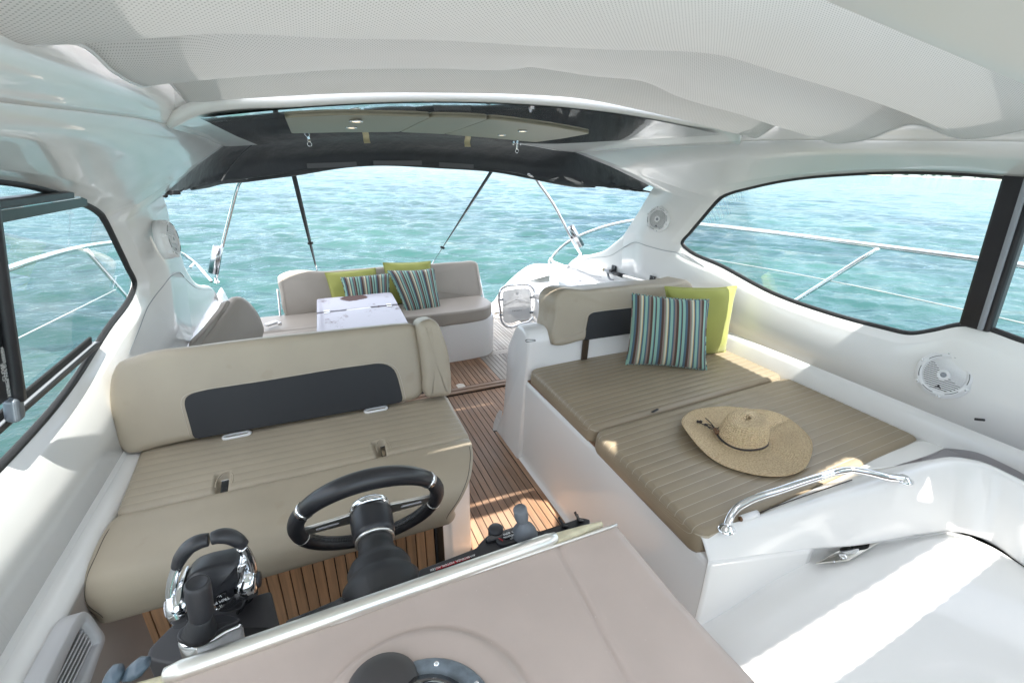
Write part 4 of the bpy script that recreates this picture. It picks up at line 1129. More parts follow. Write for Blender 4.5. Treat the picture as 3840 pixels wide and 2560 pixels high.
# ------------------------------------------------------------------ sun lounge on the right
PADV = channel_mat("khaki_pad_channels", (.30, .243, .168), (.46, .40, .31), 1, .042)
def lounge():
    t = thing("sun_lounge", (1.7, 1.5, 0), "khaki sun lounge on a white moulded base along the right side", "lounge")
    prof = [(1.012, .0), (1.030, .006), (1.036, .016), (1.040, .05), (1.052, .50), (1.056, .522), (1.066, .530), (1.10, .531), (2.41, .531)]
    ys = np.concatenate([np.linspace(.803, 2.20, 14), [2.26]])
    v, f = [], []
    for y in ys:
        for x, z in prof: v.append((x, y, z))
    n = len(prof)
    f = [(j * n + i, j * n + i + 1, (j + 1) * n + i + 1, (j + 1) * n + i) for j in range(len(ys) - 1) for i in range(n - 1)]
    sharp(obj("base", v, f, GEL, t), 50)
    # cabinet behind the backrest: side profile rises, aft end raked
    sec = [V(0, 2.235, .0), V(0, 2.235, .775), V(0, 2.262, .825), V(0, 2.30, .842), V(0, 2.39, .838), V(0, 2.418, .815), V(0, 2.53, .655), V(0, 2.585, .03), V(0, 2.60, .0)]
    w = [(1.012, 0), (1.03, .0)]
    v, f = [], []
    rings = [(1.012, .97, 0), (1.030, .985, .0), (1.042, 1, .0), (2.40, 1, .0)]
    c = V(0, 2.4, .45)
    S = fillet(sec, [0, .03, .02, .02, .02, .03, .03, .02, 0], 4)
    def xat(z, k): return 1.040 + (z - .05) / .45 * .012 + (.0 if z > .03 else -.02)
    for k, (ins, off) in enumerate(((.03, 0), (.012, .004), (.0, .018), (0, 1.36))):
        for p in S:
            q = p.copy(); d = c - p; d[0] = 0
            q = p + unit(d) * ins; q[0] = xat(min(p[2], .8), k) + off; 
            if p[2] < .012: q[2] = p[2]; q[0] -= .015
            v.append(q)
    N = len(S)
    for k in range(3):
        for i in range(N - 1): f.append((k * N + i, k * N + i + 1, (k + 1) * N + i + 1, (k + 1) * N + i))
    f.append(tuple(range(N)))
    obj("cabinet", v, f, GEL, t)
    # recessed catch on the cabinet top, small moulded step
    pipe_loop("catch_outline", fillet([oz(p, .846) for p in (('E', 1262, 768), ('E', 1275, 762), ('E', 1328, 764), ('E', 1330, 772), ('E', 1268, 778))], .004, 3), .002, DARKGAP, t)
    # teak ledge between base and cushion
    o = MB().box((1.075, 1.55, .5335), (.012, .695, .003)).build("ledge", TEAKF, t, False)
    MB().box((1.72, .856, .5335), (.66, .012, .003)).build("ledge", TEAKF, t, False)
    z = .612
    a = [oz((2612, 2026), z), oz(('F', 1630, 1452), z), oz(('F', 655, 1040), z), oz((2226, 1612), z)]
    a[0] = V(1.040, .838, z); a[1] = V(2.392, .905, z)
    sl = oz((2226, 1612), z); sr = oz((2939, 1417), z)
    a[3] = V(1.055, sl[1] - .004, z); a[2] = V(2.392, sr[1] + .012, z)
    pad("lounge_pad", a, .075, PADV, t, .042, axis=1, r=.024, rc=.05, groove=.0035, other=34, wob=.002)
    b = [V(1.062, a[3][1] + .008, z + .002), V(2.392, a[2][1] + .008, z + .002), V(2.392, 2.30, z + .002), oz(('E', 1302, 955), z)]
    b[3][0] = 1.070
    pad("lounge_pad", b, .075, PADV, t, .042, axis=1, r=.024, rc=.05, groove=.0035, other=34, wob=.002)
    for q in (a, b):
        e = fillet([q[0] + V(.004, .004, -.020), q[1] + V(-.004, .004, -.02), q[2] + V(-.004, -.004, -.02), q[3] + V(.004, -.004, -.02)], .05, 8)
        pipe_loop("piping", e, .0032, PADV, t)
    # hinge strap in the seam between the pads
    s0, s1 = oz((2445, 1545), z + .004), oz((2468, 1533), z + .004)
    bar("strap_end", s0, s1, .012, .004, VINYLD, t, V(0, 0, 1))
    # backrest with dark inset on a bronze post
    n = unit((0, .985, -.17)); p0 = (0, 2.20, .75)
    B = lambda *p: op(p, p0, n)
    bo = [B('E', 1459, 803), B('E', 1452, 780), B('E', 1468, 600), B('E', 1482, 470), B('E', 1500, 450), B('E', 1700, 428), B('E', 2000, 396), B('E', 2343, 362), B('F', 60, 360), B('F', 95, 375), B('F', 118, 420), B('F', 140, 560), B('F', 120, 650), B('E', 2343, 690), B('E', 1975, 723), B('E', 1660, 771), B('E', 1475, 806)]
    P = fillet(cat(bo[:-1] + [bo[-1]], 120, True), .0, 1) if False else cat(bo, 140, True)
    nd = unit((-.22, 1, -.05)) * .17
    slab("backrest", P, nd, VINYL, t, .022, seg=5)
    io = [B('E', 1660, 768), B('E', 1668, 720), B('E', 1684, 640), B('E', 1692, 600), B('E', 1718, 580), B('E', 1800, 568), B('E', 2100, 535), B('F', 0, 515), B('F', 40, 520), B('F', 60, 560), B('F', 50, 655), B('E', 2300, 694), B('E', 1975, 722)]
    I = fillet(io, .012, 3); slab("inset_panel", I - n * .003, n * .010, VINYLD, t, .0025)
    pipe_loop("seam", (I + (I - I.mean(0)) * .035 - n * .0005)[1:int(len(I) * .7)], .0012, STITCH, t, False)
    pf = B('E', 1684, 770)
    bar("post", V(pf[0], 2.232, .55), V(pf[0], 2.215, .80), .042, .012, BRONZE, t, V(0, -1, 0), .0, .003)
lounge()

# ------------------------------------------------------------------ throw pillows
def stripes():
    m = mat("striped_fabric", (.5, .5, .5), .85, bump=(300, .25, .001), sheen=.2); nt, b = nodes(m)
    uv = nt.nodes.new("ShaderNodeUVMap"); sp = nt.nodes.new("ShaderNodeSeparateXYZ"); nt.links.new(uv.outputs[0], sp.inputs[0])
    a = nt.nodes.new("ShaderNodeMath"); a.operation = 'MULTIPLY'; a.inputs[1].default_value = 3.05; nt.links.new(sp.outputs[0], a.inputs[0])
    f = nt.nodes.new("ShaderNodeMath"); f.operation = 'FRACT'; nt.links.new(a.outputs[0], f.inputs[0])
    cr = nt.nodes.new("ShaderNodeValToRGB"); cr.color_ramp.interpolation = 'CONSTANT'
    mint, brown, taupe, slate, cream, gold, sage = (.27, .46, .38), (.085, .048, .036), (.25, .19, .165), (.075, .135, .185), (.66, .62, .47), (.40, .27, .07), (.33, .40, .31)
    seq = [(0, mint), (.10, slate), (.19, brown), (.28, taupe), (.345, sage), (.385, cream), (.445, gold), (.465, slate), (.53, mint), (.63, slate), (.69, taupe), (.76, brown), (.85, mint), (.93, slate), (.965, brown)]
    el = cr.color_ramp.elements
    el[0].position = 0; el[0].color = (*seq[0][1], 1); el[1].position = seq[1][0]; el[1].color = (*seq[1][1], 1)
    for p, c in seq[2:]:
        e = el.new(p); e.color = (*c, 1)
    nt.links.new(f.outputs[0], cr.inputs[0]); nt.links.new(cr.outputs[0], b.inputs["Base Color"])
    return m
STRIPE = stripes()
def pillow(label, q, thick, m, group, front, seed=0):
    """q: BL, BR, TR, TL corners of the middle plane"""
    q = [np.array(p, float) for p in q]; c = sum(q) / 4
    n = unit(np.cross(q[1] - q[0], q[3] - q[0]))
    if np.dot(n, np.array(front)) < 0: n = -n
    N = 34; r_ = np.random.default_rng(seed); ph = r_.uniform(0, 6, 8)
    t = thing("throw_pillow", c, label, "pillow", group)
    def pt(u, v, s):
        a, b = (u + 1) / 2, (v + 1) / 2
        k = .055
        uu = u * (1 - k * (1 - v * v) * abs(u) ** 2); vv = v * (1 - k * (1 - u * u) * abs(v) ** 2)
        a, b = (uu + 1) / 2, (vv + 1) / 2
        p = (1 - a) * (1 - b) * q[0] + a * (1 - b) * q[1] + a * b * q[2] + (1 - a) * b * q[3]
        h = thick / 2 * (max(0, (1 - u ** 2)) * max(0, (1 - v ** 2))) ** .42
        e = max(abs(u), abs(v))
        wr = .006 * math.sin(9 * u + ph[0] + 3 * v) * (abs(v) ** 3) + .006 * math.sin(8 * v + ph[1] - 2 * u) * (abs(u) ** 3) + .004 * math.sin(5 * u * v + ph[2])
        return p + n * s * (h + wr * (1 - e ** 6)) + n * .008 * math.sin(3 * u + ph[3])
    g = np.sin(np.linspace(-math.pi / 2, math.pi / 2, N)) * .35 + np.linspace(-1, 1, N) * .65
    V_, UV_, F_ = [], [], []
    for s in (1, -1):
        for v in g:
            for u in g: V_.append(pt(u, v, s)); UV_.append(((u + 1) / 2, (v + 1) / 2))
    for s in (0, 1):
        o = s * N * N
        for j in range(N - 1):
            for i in range(N - 1): F_.append((o + j * N + i, o + j * N + i + 1, o + (j + 1) * N + i + 1, o + (j + 1) * N + i))
    obj("cover", V_, F_, m, t, True, UV_)
    loop = [pt(u, -1, 0) for u in g] + [pt(1, v, 0) for v in g[1:]] + [pt(u, 1, 0) for u in g[::-1][1:]] + [pt(-1, v, 0) for v in g[::-1][1:-1]]
    v, f = tube(loop, .0045, 6, None, True)
    uvs = []
    for p in loop: uvs += [((np.dot(p - q[0], unit(q[1] - q[0]))) * 9, .5)] * 6
    obj("piping", v, f, m, t, True, uvs)
    return t
fr = (-.5, -.8, .2)
pillow("big striped pillow leaning on the lounge backrest, in front of the lime one", [V(1.632, 2.065, .615), V(2.02, 1.817, .617), oy(('F', 212, 492), 1.89), oy(('E', 1985, 450), 2.12)], .13, STRIPE, "striped throw pillows", fr, 1)
pillow("lime green pillow standing behind the striped one on the lounge", [oy(('E', 2260, 900), 2.06), V(2.345, 1.985, .615), oy(('F', 403, 402), 2.01), oy(('E', 2208, 405), 2.13)], .12, LIME, "lime green throw pillows", fr, 2)
def c5(x, y): return (1000 + .3827 * x, 950 + .3827 * y)
pillow("square striped pillow resting on the stern bench right of the table", [oy(c5(1375, 590), 3.93), oy(c5(1708, 562), 3.93), oy(c5(1640, 146), 4.14), oy(c5(1182, 172), 4.14)], .12, STRIPE, "striped throw pillows", (0, -1, .2), 3)
pillow("small striped pillow on the stern bench, lower edge behind the table", [oy(c5(785, 520), 4.00), oy(c5(1215, 490), 4.00), oy(c5(1205, 196), 4.10), oy(c5(725, 236), 4.10)], .11, STRIPE, "striped throw pillows", (0, -1, .2), 4)
pillow("lime green pillow at the left of the stern bench behind the small striped one", [oy(c5(660, 560), 4.12), oy(c5(1130, 520), 4.12), oy(c5(1066, 142), 4.24), oy(c5(570, 190), 4.24)], .11, LIME, "lime green throw pillows", (0, -1, .2), 5)
pillow("lime green pillow peeking over the square striped one on the stern bench", [oy(c5(1200, 500), 4.16), oy(c5(1640, 480), 4.16), oy(c5(1605, 76), 4.28), oy(c5(1140, 92), 4.28)], .11, LIME, "lime green throw pillows", (0, -1, .2), 6)

# ------------------------------------------------------------------ unseen box and tinted windscreen added to cut light from ahead
def forward():
    f = thing("front_light_block", (1.6, -.8, 0), "unseen taupe box added ahead of the companionway to block front light", "console")
    c = MB(); c.box((1.62, -.80, .62), (.84, .42, .52)); bevel(c.build("body", DASHV, f, False), .05, 4)
    w = thing("windscreen", (.83, -1.6, 1.2), "unseen raked windscreen across the cabin front, added and tinted to dim light", "windscreen")
    v, fc, uv = loft([[V(-.75, -1.2, 1.05), V(.83, -1.75, 1.05), V(2.41, -1.2, 1.05)], [V(-.62, -.75, 2.05), V(.83, -1.1, 2.12), V(2.28, -.75, 2.05)]], 24, 4)
    obj("pane", v, fc, glass("tinted_windscreen", (.72, .76, .75), 0, .3), w, True)
forward()

# ------------------------------------------------------------------ straw hat
def straw():
    m = mat("braided_straw", (.55, .36, .17), .7); nt, b = nodes(m)
    uv = nt.nodes.new("ShaderNodeUVMap"); sp = nt.nodes.new("ShaderNodeSeparateXYZ"); nt.links.new(uv.outputs[0], sp.inputs[0])
    def sinw(k, f):
        a = nt.nodes.new("ShaderNodeMath"); a.operation = 'MULTIPLY'; a.inputs[1].default_value = f; nt.links.new(sp.outputs[k], a.inputs[0])
        q = nt.nodes.new("ShaderNodeMath"); q.operation = 'SINE'; nt.links.new(a.outputs[0], q.inputs[0]); return q
    s1 = sinw(1, 2 * math.pi / .0085); s2 = sinw(0, 2 * math.pi / .011)
    ad = nt.nodes.new("ShaderNodeMath"); ad.operation = 'MULTIPLY_ADD'; ad.inputs[1].default_value = .45; nt.links.new(s2.outputs[0], ad.inputs[0]); nt.links.new(s1.outputs[0], ad.inputs[2])
    bp = nt.nodes.new("ShaderNodeBump"); bp.inputs["Strength"].default_value = .9; bp.inputs["Distance"].default_value = .003; nt.links.new(ad.outputs[0], bp.inputs["Height"]); nt.links.new(bp.outputs[0], b.inputs["Normal"])
    n = nt.nodes.new("ShaderNodeTexNoise"); n.inputs["Scale"].default_value = 160; n.inputs["Detail"].default_value = 3
    tc = nt.nodes.new("ShaderNodeTexCoord"); nt.links.new(tc.outputs["Object"], n.inputs["Vector"])
    cr = nt.nodes.new("ShaderNodeValToRGB"); e = cr.color_ramp.elements
    e[0].position = .32; e[0].color = (.66, .46, .24, 1); e[1].position = .60; e[1].color = (.90, .71, .45, 1)
    nt.links.new(n.outputs[0], cr.inputs[0]); nt.links.new(cr.outputs[0], b.inputs["Base Color"])
    return m
STRAW = straw()
def hat():
    c = oz((2778, 1652), .622); cb = oz((2790, 1640), .622)
    t = thing("sun_hat", V(c[0], c[1], .613), "wide brimmed straw sun hat with a dark cord lying on the lounge pads", "hat")
    prof = [(0, .118), (.030, .116), (.052, .108), (.066, .106), (.078, .094), (.086, .070), (.092, .040), (.096, .016), (.104, .006)]
    seg = 72; V_, UV_, F_ = [], [], []
    off = cb - c
    L = 0; last = None
    rad = [r for r, h in prof] + list(np.linspace(.118, .268, 14)); hh = [h for r, h in prof] + [None] * 14
    rows = []
    for k, (r, h) in enumerate(zip(rad, hh)):
        for s in range(seg):
            a = 2 * math.pi * s / seg
            if h is None:
                u = (r - .104) / (.268 - .104)
                rr = r * (1 + .04 * u * math.sin(2 * a + .6) + .02 * u * math.sin(3 * a + 1.0))
                z = .006 + u * (.012 + .020 * math.sin(2 * a + 2.4) + .008 * math.sin(5 * a)) - .004 * u * u
                z = max(z, .004)
                p = c + off * u * 1.0 + V(rr * math.cos(a), rr * math.sin(a), z)
            else:
                z = h - (.012 if r < .06 else 0) * (1 - r / .06) * 0 + .006 * math.sin(a + 1) * (h / .118)
                p = c + V(r * 1.04 * math.cos(a) + .018 * h / .118, r * math.sin(a), z)
                if k < 3: p[2] -= .010 * (1 - r / .06) + .004 * math.cos(2 * a)
            V_.append(p); UV_.append((a * max(r, .02), 0))
        L = L if last is None else L + math.hypot(r - last[0], (h if h is not None else .006) - last[1]); last = (r, h if h is not None else .006)
        for s in range(seg): UV_[k * seg + s] = (UV_[k * seg + s][0], L)
    for k in range(len(rad) - 1):
        for s in range(seg): F_.append((k * seg + s, k * seg + (s + 1) % seg, (k + 1) * seg + (s + 1) % seg, (k + 1) * seg + s))
    o = obj("straw_body", V_, F_, STRAW, t, True, UV_); sm = o.modifiers.new("solid", 'SOLIDIFY'); sm.thickness = .004; sm.offset = 1
    band = [c + V(.100 * math.cos(a) * 1.03, .100 * math.sin(a), .020 + .003 * math.sin(3 * a)) for a in np.linspace(0, 2 * math.pi, 48, endpoint=False)]
    v, f = tube(band, .0042, 8, None, True); obj("cord_band", v, f, CORD, t)
    k = oz((2683, 1608), .650)
    for ends in ([(2683, 1608), (2662, 1592), (2640, 1590)], [(2683, 1608), (2660, 1580), (2645, 1567)], [(2684, 1606), (2655, 1598), (2620, 1582)], [(2683, 1610), (2662, 1605), (2650, 1592)]):
        pipe_loop("cord_end", [oz(p, .648) for p in ends], .0022, CORD, t, False, 14)
    for p in ((2646, 1592), (2617, 1580), (2628, 1580)):
        q = oz(p, .648); MB().lathe(q, (0, 0, 1), [(0, -.006), (.006, -.004), (.007, 0), (.006, .004), (0, .006)], 12).build("bead", CORD, t)
    a, b2 = oz((2680, 1606), .655), oz((2698, 1632), .648)
    MB().lathe(a, b2 - a, [(.004, 0), (.010, .004), (.011, .012), (.008, .016), (.012, .022), (.011, .032), (.005, .036)], 14).build("toggle", BEAD, t)
hat()

# ------------------------------------------------------------------ stern bench, cockpit table, side cushion
SCH = channel_mat("grey_beige_channels", (.365, .33, .288), (.36, .32, .285), 1, .030)
def stern():
    t = thing("stern_bench", (.6, 4.1, .024), "grey beige stern bench with a rounded white base", "bench")
    yb = 3.785
    x1 = ox(c5(2195, 900), 1.0)[0]
    outl = [V(-.55, yb, .024), V(1.20, yb, .024), V(1.40, yb + .03, .024), V(1.485, yb + .12, .024), V(1.50, yb + .30, .024), V(1.50, 4.55, .024), V(-.55, 4.55, .024)]
    o2 = fillet(outl, [0, .25, .10, .10, .12, .05, 0], 8)
    v, f = [], []
    N = len(o2); c = V(.5, 4.2, 0)
    for z, k in ((.024, .0), (.04, .006), (.36, .012), (.39, .008), (.402, -.004), (.404, -.03)):
        for p in o2:
            d = V(p[0] - c[0], p[1] - c[1], 0); d = unit(d); v.append(V(p[0], p[1], z) + d * k)
    for k in range(5):
        for i in range(N): f.append((k * N + i, k * N + (i + 1) % N, (k + 1) * N + (i + 1) % N, (k + 1) * N + i))
    f.append(tuple(range(5 * N, 6 * N)))
    sharp(obj("base", v, f, GEL, t), 60)
    # opening in the base front behind the helm bench
    zo = [oy(c5(x, y), yb - .004) for x, y in ((1735, 735), (1780, 730), (1775, 830), (1745, 835))]
    slab("locker_opening", zo, (0, .004, 0), DARKGAP, t, .001)
    bar("locker_lip", oy(c5(1720, 722), yb - .01), oy(c5(1795, 716), yb - .01), .010, .02, GEL, t, V(0, -1, 0), 0, .003)
    # seat cushion with the rounded aisle corner
    z1 = .508
    seat = [V(-.50, 3.80, z1), V(1.18, 3.755, z1), V(1.38, 3.79, z1), V(1.475, 3.90, z1), V(1.49, 4.08, z1), V(1.44, 4.24, z1), V(-.50, 4.24, z1)]
    so_ = fillet(seat, [.02, .30, .10, .12, .15, .05, .02], 8)
    slab("seat_cushion", so_, (0, 0, -.125), VSTERN, t, .024, puff=.012, seg=5)
    pipe_loop("piping", so_ + V(0, 0, -.018) + (so_ - so_.mean(0)) * .0035, .0032, VSTERN, t)
    # seat leg running forward on the left with channels along the boat
    pad("side_seat", [V(-.50, 2.45, z1 - .004), V(.02, 2.45, z1 - .004), V(.02, 3.80, z1 - .004), V(-.50, 3.80, z1 - .004)], .10, channel_mat("grey_channels_long", (.365, .33, .288), (.36, .32, .285), 1, .030), t, .030, axis=1, r=.02, groove=.004, other=16)
    sb = MB(); sb.box((-.26, 3.10, .21), (.27, .68, .19)); bevel(sb.build("side_base", GEL, t, False), .02, 3)
    # backrest
    n = unit((0, .96, -.28)); p0 = (0, 4.19, .52)
    B = lambda x, y: op(c5(x, y), p0, n)
    bo = [B(186, 614), B(160, 560), B(128, 380), B(104, 260), B(108, 215), B(140, 196), B(600, 166), B(1100, 128), B(1600, 96), B(1900, 76), B(2035, 72), B(2066, 88), B(2085, 160), B(2105, 290), B(2117, 390), B(2108, 418), B(1900, 436), B(1680, 466), B(1300, 498), B(800, 552), B(490, 590)]
    P = cat(bo, 150, True)
    slab("backrest", P, V(0, .075, -.035), VSTERN, t, .026, puff=.008, seg=5)
    for a in ([B(146, 200), B(152, 260), B(172, 420), B(200, 610)], [B(2040, 78), B(2058, 180), B(2080, 320), B(2092, 418)]):
        pipe_loop("seam", [p - n * .0035 for p in a], .002, VSTERN, t, False, 24)
    # polished support arms
    for a in ([B(100, 350) + n * .05, B(118, 480) + n * .03, B(140, 640) - n * .0, B(160, 690) - n * .02], [B(2096, 195) + n * .06, B(2118, 330) + n * .05, B(2142, 460) + n * .04]):
        MB().tube(a, .009, 8, 16).build("arm", CHROME, t)
    bar("arm_bracket", oz(c5(-10, 705), .545), oz(c5(110, 668), .545), .05, .022, WHITEPL, t, V(0, 0, 1), 0, .006)
    MB().lathe(oz(c5(130, 690), .55), (0, 0, 1), [(.014, -.01), (.014, .012), (.008, .016), (0, .017)], 14).build("arm_pivot", CHROME, t)

    # curved cushion on the left coaming
    s = thing("coaming_cushion", (-.42, 3.2, .5), "rounded grey beige side cushion against the left coaming behind the helm bench", "cushion")
    m_ = unit((-.90, -.10, .40)); q0 = V(-.45, 3.0, .98)
    yv = 3.45
    face = [('D', 1355, 806), ('D', 1440, 690), ('D', 1530, 560), ('D', 1562, 512), ('D', 1600, 470), ('D', 1640, 468), ('D', 1690, 497), ('D', 1735, 545), ('D', 1765, 590), ('D', 1790, 650), ('D', 1802, 690), ('D', 1792, 745), ('D', 1785, 800), ('D', 1700, 900), ('D', 1330, 900)]
    nn = unit((.62, -.74, .25)); pp = V(-.40, 3.35, .72)
    fp = [op(p, pp, nn) for p in face]
    P = cat(fp, 120, True)
    slab("cushion_body", P, -nn * .10, VSTERN, s, .04, puff=.012, seg=7)
    st = [op(p, pp + nn * -.02, nn) for p in (('D', 1290, 818), ('D', 1400, 680), ('D', 1500, 555), ('D', 1545, 498), ('D', 1562, 512), ('D', 1500, 600), ('D', 1420, 715), ('D', 1352, 806))]
    slab("cushion_border", cat(st, 60, True), -nn * .06, VSTERN, s, .008)

    # folding table
    tb = thing("cockpit_table", (.25, 3.4, .024), "folding cockpit table with a worn varnished top, its sky reflection painted pale, behind the helm bench", "table")
    zt = .725
    m = mat("worn_varnish_sky_sheen", (.45, .44, .52), .40, coat=.0, croug=.08, spec=.3)  # pale lilac base paints the sky reflection; brown spots are worn varnish
    nt, b_ = nodes(m); tc = nt.nodes.new("ShaderNodeTexCoord")
    mp = nt.nodes.new("ShaderNodeMapping"); mp.inputs["Scale"].default_value = (7, 3.2, 3); nt.links.new(tc.outputs["Object"], mp.inputs[0])
    nz = nt.nodes.new("ShaderNodeTexNoise"); nz.inputs["Scale"].default_value = 1.3; nz.inputs["Detail"].default_value = 8; nz.inputs["Roughness"].default_value = .75; nt.links.new(mp.outputs[0], nz.inputs["Vector"])
    cr = nt.nodes.new("ShaderNodeValToRGB"); e = cr.color_ramp.elements
    e[0].position = .565; e[0].color = (.47, .455, .53, 1); e[1].position = .70; e[1].color = (.115, .055, .045, 1)
    # the large bare patch near the far edge
    geo = nt.nodes.new("ShaderNodeVectorMath"); geo.operation = 'SUBTRACT'; nt.links.new(tc.outputs["Object"], geo.inputs[0])
    q = oz(c5(860, 435), zt) - np.array(tb.location); geo.inputs[1].default_value = q
    sc = nt.nodes.new("ShaderNodeVectorMath"); sc.operation = 'MULTIPLY'; sc.inputs[1].default_value = (9.0, 11.0, 0); nt.links.new(geo.outputs[0], sc.inputs[0])
    ln = nt.nodes.new("ShaderNodeVectorMath"); ln.operation = 'LENGTH'; nt.links.new(sc.outputs[0], ln.inputs[0])
    mr = nt.nodes.new("ShaderNodeMapRange"); mr.inputs[1].default_value = 1.15; mr.inputs[2].default_value = .55; mr.inputs[3].default_value = 0; mr.inputs[4].default_value = .42; nt.links.new(ln.outputs["Value"], mr.inputs[0])
    ad = nt.nodes.new("ShaderNodeMath"); ad.operation = 'ADD'; nt.links.new(nz.outputs[0], ad.inputs[0]); nt.links.new(mr.outputs[0], ad.inputs[1])
    nt.links.new(ad.outputs[0], cr.inputs[0]); nt.links.new(cr.outputs[0], b_.inputs["Base Color"])
    cw = nt.nodes.new("ShaderNodeMapRange"); cw.inputs[1].default_value = .56; cw.inputs[2].default_value = .66; cw.inputs[3].default_value = .45; cw.inputs[4].default_value = 0; nt.links.new(ad.outputs[0], cw.inputs[0]); nt.links.new(cw.outputs[0], b_.inputs["Coat Weight"]); b_.inputs["Coat Roughness"].default_value = .12
    sw_ = nt.nodes.new("ShaderNodeMapRange"); sw_.inputs[1].default_value = .56; sw_.inputs[2].default_value = .66; sw_.inputs[3].default_value = .3; sw_.inputs[4].default_value = .05; nt.links.new(ad.outputs[0], sw_.inputs[0]); nt.links.new(sw_.outputs[0], b_.inputs["Specular IOR Level"])
    l1 = [oz(c5(x, y), zt) for x, y in ((490, 578), (490, 445), (1222, 378), (1286, 494))]
    l2 = [oz(c5(x, y), zt) for x, y in ((490, 790), (490, 590), (1292, 503), (1405, 712))]
    slab("table_leaf", fillet(l1, [.004, .03, .05, .02], 5), (0, 0, -.024), m, tb, .005)
    slab("table_leaf", fillet(l2, [.02, .02, .04, .02], 5), (0, 0, -.024), m, tb, .005)
    for x, y in ((590, 572), (1200, 507)):
        c = oz(c5(x, y), zt + .002)
        k = MB(); k.box(c + V(0, .018, 0), (.020, .014, .0018)); k.box(c - V(0, .018, 0), (.020, .014, .0018)); k.tube([c - V(.022, 0, -.002), c + V(.022, 0, .002)], .005, 8)
        bevel(k.build("hinge", CHROME, tb, False), .0015)
    MB().lathe((.25, 3.42, .024), (0, 0, 1), [(.14, 0), (.14, .012), (.04, .03), (.035, .05), (.035, .66), (.09, .675), (.09, .70)], 24).build("pedestal", SATIN, tb)
stern()

